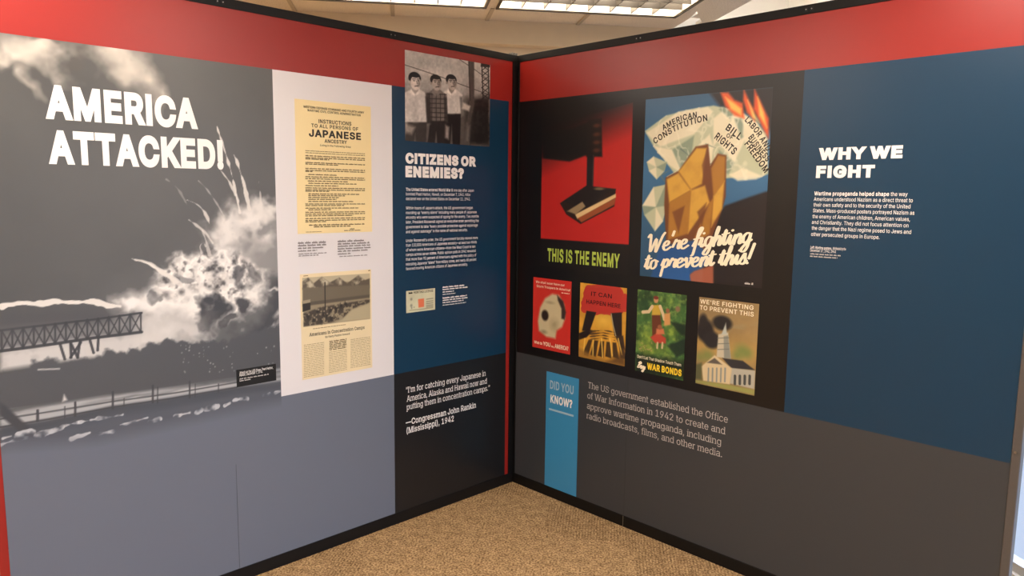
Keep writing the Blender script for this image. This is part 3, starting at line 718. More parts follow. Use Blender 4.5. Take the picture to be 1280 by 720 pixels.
     264, 292, 284, 280, 301, 264, 312, 248, 324, 228, 330, 205, 330, 181, 330, 161, 324, 145, 312, 129, 299, 117, 283, 109, 262, 100, 242, 96, 219,
     96, 193, 96, 166, 100, 143, 109, 123, 117, 103, 129, 87, 145, 76, 162, 65]],
    [410, [114, 249, 114, 227, 114, 151, 114, 76, 114, 0, 93, 0, 73, 0, 53, 0, 53, 170, 53, 339, 53, 509, 73, 509, 93, 509, 114, 509, 114, 435, 114,
     361, 114, 287, 110, 287, 106, 287, 102, 287, 114, 322, 131, 347, 152, 362, 174, 377, 199, 384, 227, 384, 253, 384, 276, 379, 295, 369, 315, 358,
     330, 342, 341, 321, 352, 299, 357, 273, 357, 240, 357, 160, 357, 80, 357, 0, 337, 0, 316, 0, 296, 0, 296, 78, 296, 157, 296, 235, 296, 265, 288,
     288, 273, 304, 258, 321, 237, 329, 210, 329, 192, 329, 175, 325, 161, 317, 146, 309, 135, 298, 126, 283, 118, 267]],
    [167, [73, 0, 53, 0, 53, 126, 53, 253, 53, 379, 73, 379, 93, 379, 114, 379, 114, 253, 114, 126, 114, 0, 93, 0], [95, 443, 84, 443, 72, 443, 62,
     447, 54, 455, 45, 462, 41, 472, 41, 483, 41, 494, 45, 504, 54, 512, 62, 520, 72, 524, 84, 524, 95, 524, 106, 520, 114, 512, 122, 504, 126, 494,
     126, 483, 126, 472, 122, 462, 114, 455, 106, 447]],
    [167, [53, 243, 53, 379, 73, 379, 93, 379, 114, 379, 114, 243, 114, 106, 114, -30, 114, -53, 110, -73, 102, -90, 93, -107, 81, -120, 65, -129, 48,
     -138, 28, -143, 4, -143, -1, -143, -5, -143, -10, -143, -10, -124, -10, -105, -10, -87, -6, -87, -2, -87, 2, -87, 20, -87, 32, -82, 40, -72, 49,
     -62, 53, -48, 53, -29, 53, 107], [95, 443, 83, 443, 72, 443, 62, 447, 53, 455, 45, 462, 41, 472, 41, 483, 41, 494, 45, 504, 53, 512, 62, 520, 72,
     524, 83, 524, 95, 524, 105, 520, 114, 512, 122, 504, 126, 494, 126, 483, 126, 472, 122, 462, 114, 455, 105, 447]],
    [381, [132, 158, 110, 137, 110, 162, 110, 187, 110, 212, 113, 212, 117, 212, 121, 212, 175, 268, 230, 323, 284, 379, 310, 379, 335, 379, 360, 379,
     301, 319, 243, 259, 184, 199, 182, 199, 179, 199, 177, 199, 155, 178], [73, 0, 53, 0, 53, 170, 53, 339, 53, 509, 73, 509, 93, 509, 114, 509, 114,
     339, 114, 170, 114, 0, 93, 0], [320, 0, 294, 0, 245, 62, 197, 124, 148, 186, 162, 200, 177, 214, 191, 229, 252, 152, 312, 76, 372, 0, 346, 0]],
    [189, [147, -2, 139, -2, 110, -2, 88, 5, 74, 20, 60, 35, 53, 57, 53, 84, 53, 226, 53, 367, 53, 509, 73, 509, 93, 509, 114, 509, 114, 372, 114,
     235, 114, 99, 114, 81, 116, 69, 120, 62, 125, 55, 133, 52, 146, 52, 152, 52, 157, 52, 160, 53, 164, 53, 167, 54, 170, 54, 173, 37, 177, 20, 181,
     3, 175, 1, 169, 0, 162, -1, 154, -2]],
    [610, [73, 0, 53, 0, 53, 126, 53, 253, 53, 379, 72, 379, 92, 379, 112, 379, 112, 351, 112, 323, 112, 295, 111, 295, 109, 295, 108, 295, 113, 316,
     121, 332, 132, 346, 144, 359, 157, 369, 172, 376, 187, 383, 203, 386, 219, 386, 247, 386, 270, 378, 287, 361, 305, 344, 316, 322, 321, 295, 318,
     295, 315, 295, 312, 295, 317, 313, 325, 329, 337, 343, 349, 357, 364, 367, 381, 375, 398, 382, 416, 386, 437, 386, 459, 386, 479, 381, 497, 372,
     515, 362, 530, 348, 541, 328, 551, 309, 557, 285, 557, 255, 557, 170, 557, 85, 557, 0, 536, 0, 516, 0, 496, 0, 496, 85, 496, 169, 496, 254, 496,
     281, 488, 301, 473, 313, 457, 325, 439, 330, 419, 330, 402, 330, 387, 327, 374, 320, 362, 313, 352, 303, 345, 290, 339, 278, 335, 263, 335, 247,
     335, 165, 335, 82, 335, 0, 315, 0, 295, 0, 274, 0, 274, 87, 274, 173, 274, 260, 274, 281, 267, 298, 253, 311, 239, 324, 221, 330, 199, 330, 185,
     330, 171, 327, 158, 320, 144, 313, 134, 303, 126, 289, 118, 276, 114, 258, 114, 238, 114, 159, 114, 79, 114, 0, 93, 0]],
    [410, [114, 249, 114, 227, 114, 151, 114, 76, 114, 0, 93, 0, 73, 0, 53, 0, 53, 126, 53, 253, 53, 379, 72, 379, 92, 379, 112, 379, 112, 349, 112,
     318, 112, 287, 109, 287, 106, 287, 102, 287, 114, 322, 131, 347, 152, 362, 174, 377, 199, 384, 227, 384, 253, 384, 276, 379, 295, 369, 314, 358,
     330, 342, 341, 321, 352, 299, 357, 273, 357, 240, 357, 160, 357, 80, 357, 0, 337, 0, 316, 0, 296, 0, 296, 78, 296, 157, 296, 235, 296, 265, 288,
     288, 273, 304, 258, 321, 237, 329, 210, 329, 192, 329, 175, 325, 161, 317, 146, 309, 135, 298, 126, 283, 118, 267]],
    [415, [242, -8, 207, -8, 173, -8, 143, 0, 117, 16, 91, 33, 71, 56, 56, 85, 41, 114, 34, 149, 34, 187, 34, 227, 41, 262, 56, 291, 71, 321, 91, 343,
     117, 360, 143, 376, 173, 384, 207, 384, 242, 384, 273, 376, 299, 360, 325, 343, 345, 321, 359, 291, 374, 262, 381, 227, 381, 187, 381, 149, 374,
     114, 359, 85, 345, 56, 325, 33, 299, 16, 273, 0], [182, 46, 207, 46, 233, 46, 254, 53, 270, 66, 287, 79, 299, 96, 307, 117, 315, 139, 319, 162,
     319, 187, 319, 213, 315, 236, 307, 258, 299, 280, 287, 297, 270, 310, 254, 323, 233, 330, 207, 330, 182, 330, 161, 323, 145, 310, 129, 297, 116,
     280, 108, 258, 100, 237, 96, 213, 96, 187, 96, 162, 100, 139, 108, 117, 116, 96, 129, 79, 145, 66, 161, 53]],
    [424, [73, -143, 53, -143, 53, 31, 53, 205, 53, 379, 72, 379, 92, 379, 112, 379, 112, 359, 112, 339, 112, 319, 114, 319, 116, 319, 118, 319, 123,
     327, 129, 336, 137, 346, 145, 356, 157, 365, 171, 373, 186, 381, 205, 384, 229, 384, 261, 384, 289, 376, 313, 361, 337, 345, 356, 322, 370, 293,
     383, 263, 390, 229, 390, 189, 390, 149, 383, 114, 370, 84, 356, 55, 337, 32, 313, 16, 289, 0, 261, -8, 229, -8, 206, -8, 187, -4, 173, 4, 158,
     12, 146, 21, 138, 31, 130, 42, 123, 51, 118, 59, 117, 59, 115, 59, 114, 59, 114, -8, 114, -76, 114, -143, 93, -143], [197, 47, 220, 47, 244, 47,
     263, 53, 279, 66, 295, 78, 308, 95, 316, 117, 324, 138, 328, 162, 328, 189, 328, 216, 324, 240, 316, 261, 308, 282, 296, 299, 280, 311, 264, 324,
     244, 330, 220, 330, 197, 330, 177, 324, 161, 312, 145, 300, 133, 284, 125, 263, 117, 242, 113, 217, 113, 189, 113, 161, 117, 136, 125, 115, 133,
     94, 146, 77, 162, 65, 178, 53]],
    [424, [372, 31, 372, -143, 351, -143, 331, -143, 311, -143, 311, -76, 311, -8, 311, 59, 309, 59, 308, 59, 306, 59, 302, 51, 295, 42, 287, 31, 278,
     21, 267, 12, 252, 4, 238, -4, 219, -8, 195, -8, 164, -8, 136, 0, 111, 16, 87, 32, 68, 55, 55, 84, 41, 114, 34, 149, 34, 189, 34, 229, 41, 263,
     55, 293, 69, 322, 88, 345, 112, 361, 136, 376, 164, 384, 196, 384, 219, 384, 238, 381, 253, 373, 268, 365, 279, 356, 287, 346, 296, 336, 302,
     327, 307, 319, 309, 319, 311, 319, 313, 319, 313, 339, 313, 359, 313, 379, 332, 379, 352, 379, 372, 379, 372, 205], [181, 47, 205, 47, 227, 47,
     247, 53, 263, 65, 279, 77, 291, 94, 299, 115, 308, 136, 312, 161, 312, 189, 312, 217, 308, 242, 300, 263, 292, 284, 279, 300, 263, 312, 247, 324,
     228, 330, 205, 330, 181, 330, 161, 324, 145, 311, 129, 299, 116, 282, 108, 261, 100, 240, 96, 216, 96, 189, 96, 162, 100, 138, 109, 117, 117, 95,
     129, 78, 145, 66, 161, 53]],
    [259, [73, 0, 53, 0, 53, 126, 53, 253, 53, 379, 72, 379, 92, 379, 112, 379, 112, 360, 112, 340, 112, 321, 113, 321, 114, 321, 115, 321, 122, 340,
     135, 355, 152, 367, 170, 379, 190, 385, 213, 385, 218, 385, 223, 385, 229, 384, 235, 384, 240, 384, 243, 384, 243, 363, 243, 343, 243, 322, 242,
     323, 237, 323, 230, 324, 223, 325, 215, 326, 207, 326, 189, 326, 173, 322, 159, 315, 145, 307, 134, 297, 126, 284, 118, 270, 114, 255, 114, 237,
     114, 158, 114, 79, 114, 0, 93, 0]],
    [365, [211, -8, 182, -8, 156, -8, 133, -4, 112, 3, 92, 11, 75, 23, 62, 38, 49, 53, 40, 72, 36, 94, 55, 98, 74, 102, 94, 107, 99, 86, 109, 70, 124,
     60, 139, 50, 158, 45, 181, 45, 208, 45, 229, 51, 244, 62, 260, 74, 268, 87, 268, 103, 268, 116, 263, 127, 254, 136, 245, 144, 231, 151, 212, 155,
     191, 160, 170, 165, 149, 170, 115, 178, 89, 191, 72, 208, 55, 225, 47, 247, 47, 274, 47, 296, 53, 315, 65, 332, 77, 348, 94, 361, 115, 370, 136,
     380, 160, 384, 187, 384, 213, 384, 235, 380, 254, 372, 272, 365, 287, 353, 299, 339, 310, 325, 319, 309, 324, 290, 305, 286, 287, 281, 268, 277,
     263, 292, 255, 304, 243, 316, 230, 327, 212, 333, 187, 333, 165, 333, 146, 327, 131, 317, 116, 306, 109, 293, 109, 277, 109, 263, 114, 252, 124,
     243, 134, 235, 150, 228, 172, 223, 191, 218, 210, 214, 229, 209, 264, 201, 290, 188, 306, 171, 323, 154, 331, 133, 331, 107, 331, 84, 325, 64,
     312, 47, 300, 30, 282, 16, 260, 6, 237, -3]],
    [227, [138, 379, 204, 379, 204, 362, 204, 344, 204, 327, 138, 327, 72, 327, 6, 327, 6, 344, 6, 362, 6, 379, 72, 379], [65, 345, 65, 471, 85, 471,
     106, 471, 126, 471, 126, 347, 126, 222, 126, 98, 126, 81, 129, 69, 136, 61, 143, 54, 154, 50, 170, 50, 174, 50, 179, 50, 185, 51, 191, 52, 197,
     53, 202, 54, 206, 36, 209, 19, 213, 2, 207, 0, 200, -2, 192, -3, 184, -4, 176, -4, 168, -4, 136, -4, 110, 4, 92, 21, 74, 38, 65, 62, 65, 93, 65,
     219]],
    [410, [211, -5, 182, -5, 157, -5, 134, 0, 115, 11, 95, 21, 80, 37, 69, 59, 58, 80, 53, 107, 53, 139, 53, 219, 53, 299, 53, 379, 73, 379, 93, 379,
     114, 379, 114, 301, 114, 222, 114, 144, 114, 114, 121, 91, 137, 75, 152, 58, 173, 50, 200, 50, 218, 50, 235, 54, 249, 62, 264, 70, 275, 81, 283,
     97, 292, 112, 296, 131, 296, 153, 296, 228, 296, 304, 296, 379, 316, 379, 337, 379, 357, 379, 357, 253, 357, 126, 357, 0, 337, 0, 318, 0, 298, 0,
     298, 31, 298, 61, 298, 92, 301, 92, 304, 92, 307, 92, 295, 57, 279, 32, 257, 17, 235, 2]],
    [389, [184, 0, 163, 0, 114, 126, 66, 253, 17, 379, 40, 379, 62, 379, 84, 379, 111, 305, 138, 230, 165, 155, 174, 132, 181, 110, 187, 87, 193, 64,
     199, 42, 206, 21, 198, 21, 191, 21, 184, 21, 191, 42, 197, 64, 203, 87, 209, 110, 216, 132, 224, 155, 251, 230, 278, 305, 305, 379, 327, 379,
     349, 379, 371, 379, 323, 253, 275, 126, 226, 0, 205, 0]],
    [567, [158, 0, 138, 0, 99, 126, 61, 253, 23, 379, 44, 379, 66, 379, 87, 379, 103, 324, 118, 269, 133, 214, 140, 191, 147, 165, 154, 137, 161, 108,
     168, 76, 175, 41, 172, 41, 168, 41, 165, 41, 172, 75, 179, 106, 186, 135, 193, 163, 199, 190, 206, 214, 221, 269, 237, 324, 252, 379, 273, 379,
     295, 379, 316, 379, 332, 324, 347, 269, 362, 214, 368, 190, 375, 164, 382, 136, 388, 107, 395, 76, 402, 41, 399, 41, 395, 41, 391, 41, 399, 75,
     406, 107, 413, 135, 420, 164, 427, 190, 434, 214, 449, 269, 465, 324, 480, 379, 502, 379, 523, 379, 545, 379, 506, 253, 468, 126, 429, 0, 409, 0,
     389, 0, 368, 0, 352, 57, 335, 114, 319, 172, 314, 189, 309, 207, 305, 225, 300, 243, 295, 261, 291, 280, 286, 299, 281, 318, 277, 338, 281, 338,
     286, 338, 291, 338, 286, 319, 281, 299, 277, 280, 272, 261, 267, 243, 263, 225, 258, 206, 253, 189, 248, 172, 231, 114, 215, 57, 199, 0, 178, 0]],
    [379, [44, 0, 21, 0, 71, 73, 121, 145, 171, 218, 171, 202, 171, 187, 171, 171, 124, 240, 76, 310, 29, 379, 52, 379, 76, 379, 100, 379, 116, 355,
     132, 330, 147, 306, 160, 287, 170, 270, 179, 253, 188, 237, 198, 221, 207, 206, 197, 206, 186, 206, 175, 206, 185, 221, 194, 237, 202, 253, 211,
     270, 221, 287, 233, 306, 249, 330, 266, 355, 282, 379, 305, 379, 328, 379, 352, 379, 304, 309, 256, 239, 209, 169, 209, 184, 209, 199, 209, 214,
     258, 143, 308, 71, 358, 0, 334, 0, 310, 0, 287, 0, 268, 28, 249, 57, 231, 85, 219, 103, 209, 120, 200, 136, 191, 152, 182, 167, 173, 182, 183,
     182, 194, 182, 205, 182, 195, 167, 186, 152, 178, 136, 170, 120, 160, 103, 148, 85, 129, 57, 110, 28, 91, 0, 68, 0]],
    [389, [51, -140, 47, -139, 52, -121, 57, -103, 61, -86, 65, -86, 68, -87, 71, -87, 83, -90, 94, -91, 104, -89, 114, -87, 122, -82, 130, -74, 138,
     -66, 145, -53, 151, -36, 155, -24, 159, -13, 163, -1, 114, 126, 66, 252, 17, 379, 40, 379, 62, 379, 84, 379, 111, 305, 138, 230, 165, 155, 174,
     132, 181, 109, 187, 87, 193, 64, 199, 42, 206, 21, 198, 21, 191, 21, 184, 21, 190, 42, 196, 64, 202, 87, 209, 110, 216, 132, 224, 155, 251, 230,
     278, 305, 305, 379, 327, 379, 349, 379, 371, 379, 316, 234, 260, 88, 204, -58, 196, -78, 187, -94, 177, -107, 166, -120, 153, -129, 139, -136,
     125, -142, 109, -145, 91, -145, 81, -145, 72, -144, 65, -143, 57, -142]],
    [380, [141, 0, 42, 0, 42, 15, 42, 30, 42, 46, 112, 137, 183, 228, 254, 320, 254, 321, 254, 322, 254, 323, 185, 323, 117, 323, 48, 323, 48, 342,
     48, 361, 48, 379, 143, 379, 238, 379, 333, 379, 333, 363, 333, 347, 333, 331, 264, 241, 195, 150, 126, 60, 126, 59, 126, 58, 126, 56, 197, 56,
     268, 56, 339, 56, 339, 38, 339, 19, 339, 0, 240, 0]],
    [453, [264, -7, 227, -7, 189, -7, 157, 3, 130, 24, 103, 45, 83, 74, 69, 113, 55, 152, 48, 199, 48, 254, 48, 309, 55, 356, 69, 395, 83, 434, 104,
     464, 130, 484, 157, 505, 189, 516, 227, 516, 264, 516, 296, 505, 323, 484, 350, 464, 370, 434, 384, 395, 398, 356, 405, 309, 405, 254, 405, 199,
     398, 152, 384, 113, 370, 74, 350, 45, 323, 24, 297, 3], [202, 50, 227, 50, 252, 50, 273, 58, 290, 74, 308, 90, 321, 113, 330, 144, 339, 174, 344,
     211, 344, 254, 344, 297, 339, 334, 330, 365, 321, 395, 308, 419, 290, 435, 273, 451, 252, 460, 227, 460, 202, 460, 180, 451, 163, 435, 146, 419,
     132, 395, 123, 365, 114, 334, 109, 297, 109, 254, 109, 211, 114, 174, 123, 144, 132, 113, 146, 90, 163, 74, 180, 58]],
    [453, [181, 0, 76, 0, 76, 18, 76, 36, 76, 55, 181, 55, 286, 55, 391, 55, 391, 36, 391, 18, 391, 0, 286, 0], [250, 509, 276, 509, 276, 339, 276,
     170, 276, 0, 255, 0, 234, 0, 212, 0, 212, 149, 212, 299, 212, 448, 211, 448, 210, 448, 209, 448, 168, 418, 127, 388, 86, 358, 86, 381, 86, 404,
     86, 427, 123, 454, 161, 481, 198, 509, 224, 509]],
    [453, [172, 0, 64, 0, 64, 16, 64, 32, 64, 47, 121, 108, 177, 168, 234, 229, 254, 249, 270, 267, 282, 282, 295, 298, 304, 313, 311, 327, 317, 341,
     320, 356, 320, 371, 320, 390, 316, 405, 308, 419, 299, 432, 288, 442, 273, 449, 259, 456, 242, 460, 224, 460, 204, 460, 187, 456, 172, 447, 158,
     439, 147, 428, 139, 413, 131, 399, 127, 382, 127, 362, 107, 362, 86, 362, 66, 362, 66, 392, 72, 419, 86, 442, 100, 465, 119, 483, 143, 496, 167,
     509, 194, 516, 225, 516, 255, 516, 282, 509, 306, 497, 329, 484, 348, 467, 361, 445, 374, 424, 381, 399, 381, 372, 381, 354, 378, 335, 371, 318,
     364, 300, 353, 280, 336, 259, 319, 237, 296, 211, 267, 180, 229, 140, 191, 100, 153, 60, 153, 59, 153, 58, 153, 57, 231, 57, 310, 57, 389, 57,
     389, 38, 389, 19, 389, 0, 281, 0]],
    [453, [252, -7, 218, -7, 187, -7, 158, -1, 133, 10, 107, 21, 86, 37, 70, 57, 54, 78, 46, 103, 44, 132, 66, 132, 87, 132, 109, 132, 111, 114, 117,
     99, 126, 87, 136, 75, 149, 65, 165, 59, 181, 53, 199, 50, 219, 50, 239, 50, 258, 53, 275, 61, 292, 68, 305, 79, 315, 93, 324, 107, 329, 124, 329,
     145, 329, 163, 325, 181, 316, 196, 307, 212, 293, 224, 275, 234, 256, 243, 231, 248, 201, 248, 186, 248, 172, 248, 157, 248, 157, 265, 157, 282,
     157, 299, 200, 349, 244, 399, 288, 448, 288, 450, 288, 451, 288, 452, 215, 452, 142, 452, 70, 452, 70, 471, 70, 490, 70, 509, 171, 509, 272, 509,
     372, 509, 372, 493, 372, 477, 372, 461, 319, 400, 265, 339, 211, 278, 211, 282, 211, 285, 211, 289, 249, 293, 281, 288, 308, 276, 335, 263, 356,
     246, 371, 222, 386, 199, 393, 173, 393, 145, 393, 115, 385, 89, 370, 66, 355, 43, 335, 25, 309, 12, 282, 0]],
    [453, [164, 105, 40, 105, 40, 123, 40, 141, 40, 158, 109, 275, 178, 392, 247, 509, 268, 509, 289, 509, 311, 509, 243, 394, 176, 280, 109, 166,
     109, 165, 109, 164, 109, 163, 210, 163, 312, 163, 413, 163, 413, 144, 413, 125, 413, 105, 289, 105], [302, 0, 282, 0, 282, 40, 282, 81, 282, 121,
     282, 130, 282, 138, 282, 146, 282, 203, 282, 260, 282, 318, 302, 318, 322, 318, 343, 318, 343, 212, 343, 106, 343, 0, 322, 0]],
    [453, [254, -7, 221, -7, 191, -7, 164, -1, 140, 11, 116, 23, 97, 39, 83, 60, 69, 81, 61, 104, 60, 130, 81, 130, 101, 130, 122, 130, 124, 115, 129,
     101, 138, 89, 147, 77, 159, 67, 173, 60, 188, 53, 204, 50, 221, 50, 242, 50, 260, 55, 276, 64, 292, 74, 305, 87, 314, 104, 323, 121, 328, 141,
     328, 162, 328, 184, 323, 204, 314, 221, 304, 238, 291, 252, 275, 262, 258, 272, 239, 277, 218, 277, 201, 277, 184, 274, 167, 268, 151, 263, 138,
     255, 128, 246, 108, 248, 88, 250, 67, 253, 77, 338, 86, 423, 96, 509, 186, 509, 276, 509, 366, 509, 366, 490, 366, 471, 366, 452, 294, 452, 222,
     452, 151, 452, 145, 402, 139, 352, 134, 301, 135, 301, 135, 301, 136, 301, 147, 311, 161, 319, 178, 325, 194, 331, 211, 334, 229, 334, 253, 334,
     274, 329, 294, 321, 313, 313, 331, 301, 345, 285, 359, 270, 371, 252, 379, 231, 387, 210, 391, 188, 391, 163, 391, 130, 384, 101, 369, 76, 354,
     50, 334, 30, 309, 15, 283, 1]],
    [453, [258, -7, 226, -7, 195, -7, 167, 0, 142, 15, 118, 29, 98, 49, 84, 74, 71, 100, 64, 129, 64, 162, 64, 186, 69, 212, 80, 239, 91, 266, 110,
     300, 137, 340, 176, 396, 214, 453, 252, 509, 276, 509, 299, 509, 322, 509, 265, 426, 208, 344, 151, 261, 149, 261, 147, 261, 145, 261, 150, 271,
     157, 280, 165, 288, 174, 296, 184, 302, 196, 307, 207, 312, 221, 314, 235, 314, 266, 314, 293, 308, 316, 295, 339, 282, 357, 263, 370, 240, 382,
     216, 389, 189, 389, 157, 389, 125, 382, 97, 368, 73, 354, 48, 334, 28, 310, 14, 286, 0], [207, 48, 226, 48, 246, 48, 264, 53, 279, 63, 294, 72,
     306, 85, 314, 101, 323, 118, 327, 136, 327, 157, 327, 178, 323, 197, 314, 213, 306, 230, 294, 242, 279, 251, 264, 261, 246, 265, 226, 265, 207,
     265, 189, 261, 174, 252, 159, 243, 147, 230, 138, 214, 129, 198, 125, 179, 125, 158, 125, 137, 129, 118, 138, 102, 147, 85, 159, 72, 174, 63,
     189, 53]],
    [453, [120, 0, 97, 0, 172, 149, 248, 299, 323, 448, 323, 450, 323, 451, 323, 452, 236, 452, 149, 452, 62, 452, 62, 471, 62, 490, 62, 509, 172,
     509, 281, 509, 391, 509, 391, 489, 391, 469, 391, 449, 315, 299, 240, 150, 165, 0, 142, 0]],
    [453, [260, -7, 226, -7, 192, -7, 162, -1, 136, 11, 109, 24, 89, 40, 74, 62, 59, 83, 52, 108, 52, 135, 52, 157, 56, 177, 65, 195, 74, 213, 86,
     229, 101, 241, 116, 253, 133, 261, 153, 265, 153, 265, 153, 266, 153, 267, 128, 273, 108, 287, 93, 308, 78, 329, 70, 353, 70, 380, 70, 406, 77,
     429, 90, 450, 104, 470, 122, 486, 146, 498, 169, 510, 196, 516, 226, 516, 256, 516, 283, 510, 306, 498, 329, 486, 348, 470, 361, 450, 375, 429,
     382, 406, 382, 380, 382, 353, 374, 329, 359, 308, 344, 287, 325, 273, 300, 267, 300, 266, 300, 265, 300, 265, 319, 261, 336, 253, 351, 241, 366,
     229, 378, 213, 387, 195, 396, 177, 401, 157, 401, 135, 401, 108, 393, 83, 378, 62, 364, 40, 343, 24, 317, 11, 291, -1], [204, 49, 226, 49, 249,
     49, 268, 53, 285, 60, 301, 68, 314, 78, 323, 91, 332, 105, 337, 121, 337, 139, 337, 158, 332, 174, 322, 189, 313, 203, 300, 214, 283, 223, 266,
     231, 247, 235, 226, 235, 205, 235, 186, 231, 169, 223, 152, 214, 139, 203, 130, 189, 120, 174, 115, 158, 115, 139, 115, 121, 120, 105, 129, 91,
     138, 78, 151, 68, 167, 60, 184, 53], [208, 290, 226, 290, 244, 290, 260, 293, 274, 300, 288, 307, 299, 318, 307, 330, 315, 343, 319, 358, 319,
     376, 319, 393, 315, 407, 308, 420, 300, 433, 289, 443, 275, 449, 261, 456, 245, 460, 226, 460, 208, 460, 191, 456, 177, 449, 163, 443, 152, 433,
     145, 420, 137, 407, 133, 393, 133, 376, 133, 358, 137, 343, 145, 330, 152, 318, 163, 307, 178, 300, 192, 293]],
    [453, [195, 516, 226, 516, 258, 516, 286, 508, 310, 494, 335, 480, 354, 460, 368, 434, 382, 409, 389, 380, 389, 347, 389, 323, 383, 297, 373, 270,
     362, 243, 343, 209, 315, 168, 277, 112, 239, 56, 200, 0, 177, 0, 154, 0, 130, 0, 187, 83, 244, 165, 301, 248, 303, 248, 305, 248, 307, 248, 303,
     238, 296, 229, 287, 221, 279, 213, 269, 207, 257, 202, 245, 197, 232, 195, 218, 195, 187, 195, 160, 201, 137, 214, 114, 227, 96, 245, 83, 269,
     70, 292, 64, 320, 64, 352, 64, 384, 71, 412, 85, 436, 99, 461, 118, 480, 143, 494, 167, 508], [246, 460, 226, 460, 207, 460, 189, 456, 174, 446,
     159, 437, 147, 424, 138, 407, 130, 391, 125, 372, 125, 352, 125, 330, 130, 312, 138, 295, 147, 279, 159, 266, 174, 257, 189, 248, 207, 243, 226,
     243, 246, 243, 263, 248, 279, 257, 294, 266, 306, 279, 314, 295, 323, 311, 327, 330, 327, 350, 327, 372, 323, 391, 314, 407, 306, 424, 294, 437,
     279, 446, 264, 456]],
    [188, [108, -4, 95, -4, 83, -4, 72, 0, 63, 9, 54, 18, 50, 28, 50, 41, 50, 54, 54, 65, 63, 73, 72, 82, 83, 87, 95, 87, 108, 87, 119, 82, 128, 73,
     137, 65, 141, 54, 141, 41, 141, 28, 137, 18, 128, 9, 119, 0]],
    [188, [53, -119, 38, -119, 48, -56, 58, 8, 68, 71, 91, 71, 114, 71, 137, 71, 119, 8, 102, -56, 84, -119, 69, -119]],
    [196, [87, 160, 67, 160, 66, 277, 65, 393, 63, 509, 86, 509, 109, 509, 132, 509, 131, 393, 129, 277, 128, 160, 108, 160], [111, -4, 98, -4, 85,
     -4, 75, 0, 66, 9, 57, 18, 52, 28, 52, 41, 52, 53, 57, 64, 66, 73, 75, 82, 85, 86, 98, 86, 111, 86, 121, 82, 130, 73, 139, 64, 143, 53, 143, 41,
     143, 28, 139, 18, 130, 9, 121, 0]],
    [358, [153, 152, 132, 152, 132, 154, 132, 157, 132, 159, 132, 190, 135, 213, 141, 230, 147, 246, 156, 259, 168, 269, 179, 279, 193, 288, 209, 298,
     224, 308, 237, 320, 247, 334, 257, 348, 262, 365, 262, 384, 262, 400, 258, 413, 250, 425, 243, 437, 233, 446, 220, 452, 208, 458, 193, 462, 178,
     462, 163, 462, 150, 459, 137, 453, 124, 447, 114, 438, 106, 425, 98, 413, 93, 397, 92, 378, 70, 378, 49, 378, 27, 378, 28, 407, 35, 432, 49, 452,
     63, 473, 80, 489, 103, 499, 125, 510, 150, 516, 178, 516, 207, 516, 233, 510, 255, 498, 277, 487, 294, 471, 306, 451, 318, 431, 324, 408, 324,
     382, 324, 354, 318, 331, 306, 311, 294, 292, 277, 275, 254, 261, 240, 252, 228, 243, 219, 235, 210, 227, 204, 217, 200, 205, 196, 194, 194, 178,
     194, 158, 194, 156, 194, 154, 194, 152, 173, 152], [176, -4, 164, -4, 151, -4, 140, 0, 131, 9, 123, 18, 118, 28, 118, 41, 118, 53, 123, 64, 131,
     73, 140, 82, 151, 86, 164, 86, 176, 86, 187, 82, 196, 73, 205, 64, 209, 53, 209, 41, 209, 28, 205, 18, 196, 9, 187, 0]],
    [188, [108, -4, 95, -4, 83, -4, 72, 0, 63, 9, 54, 18, 50, 28, 50, 41, 50, 54, 54, 65, 63, 73, 72, 82, 83, 87, 95, 87, 108, 87, 119, 82, 128, 73,
     137, 65, 141, 54, 141, 41, 141, 28, 137, 18, 128, 9, 119, 0], [108, 271, 95, 271, 83, 271, 72, 275, 63, 284, 54, 293, 50, 304, 50, 316, 50, 329,
     54, 340, 63, 349, 72, 357, 83, 362, 95, 362, 108, 362, 119, 357, 128, 349, 137, 340, 141, 329, 141, 316, 141, 304, 137, 293, 128, 284, 119, 275]],
    [188, [53, -119, 38, -119, 48, -56, 58, 8, 68, 71, 91, 71, 114, 71, 137, 71, 119, 8, 102, -56, 84, -119, 69, -119], [116, 271, 103, 271, 91, 271,
     80, 275, 71, 284, 62, 293, 58, 304, 58, 316, 58, 329, 62, 340, 71, 349, 80, 357, 91, 362, 103, 362, 116, 362, 127, 357, 136, 349, 145, 340, 149,
     329, 149, 316, 149, 304, 145, 293, 136, 284, 127, 275]],
    [206, [95, 318, 78, 318, 75, 381, 73, 445, 70, 509, 92, 509, 114, 509, 136, 509, 133, 445, 131, 381, 128, 318, 112, 318]],
    [330, [263, 244, 337, 244, 337, 226, 337, 207, 337, 188, 263, 188, 188, 188, 114, 188, 114, 207, 114, 226, 114, 244, 188, 244]],
    [273, [89, 156, 89, 207, 89, 244, 93, 283, 101, 324, 108, 364, 119, 404, 132, 441, 145, 479, 160, 511, 177, 539, 196, 539, 216, 539, 236, 539,
     219, 504, 204, 467, 191, 428, 178, 389, 168, 351, 161, 313, 155, 276, 151, 240, 151, 207, 151, 176, 154, 146, 160, 115, 166, 83, 176, 51, 188,
     16, 201, -18, 217, -56, 236, -96, 216, -96, 196, -96, 177, -96, 148, -47, 126, 3, 111, 55, 97, 106]],
    [273, [57, -96, 37, -96, 57, -55, 73, -17, 86, 18, 98, 53, 107, 85, 113, 116, 119, 147, 122, 177, 122, 207, 122, 240, 118, 276, 112, 313, 105,
     351, 95, 389, 82, 428, 70, 467, 55, 504, 37, 539, 57, 539, 77, 539, 97, 539, 113, 511, 128, 479, 142, 441, 155, 404, 165, 364, 173, 323, 180,
     283, 184, 244, 184, 207, 184, 156, 177, 104, 161, 53, 146, 2, 125, -48, 97, -96, 77, -96]],
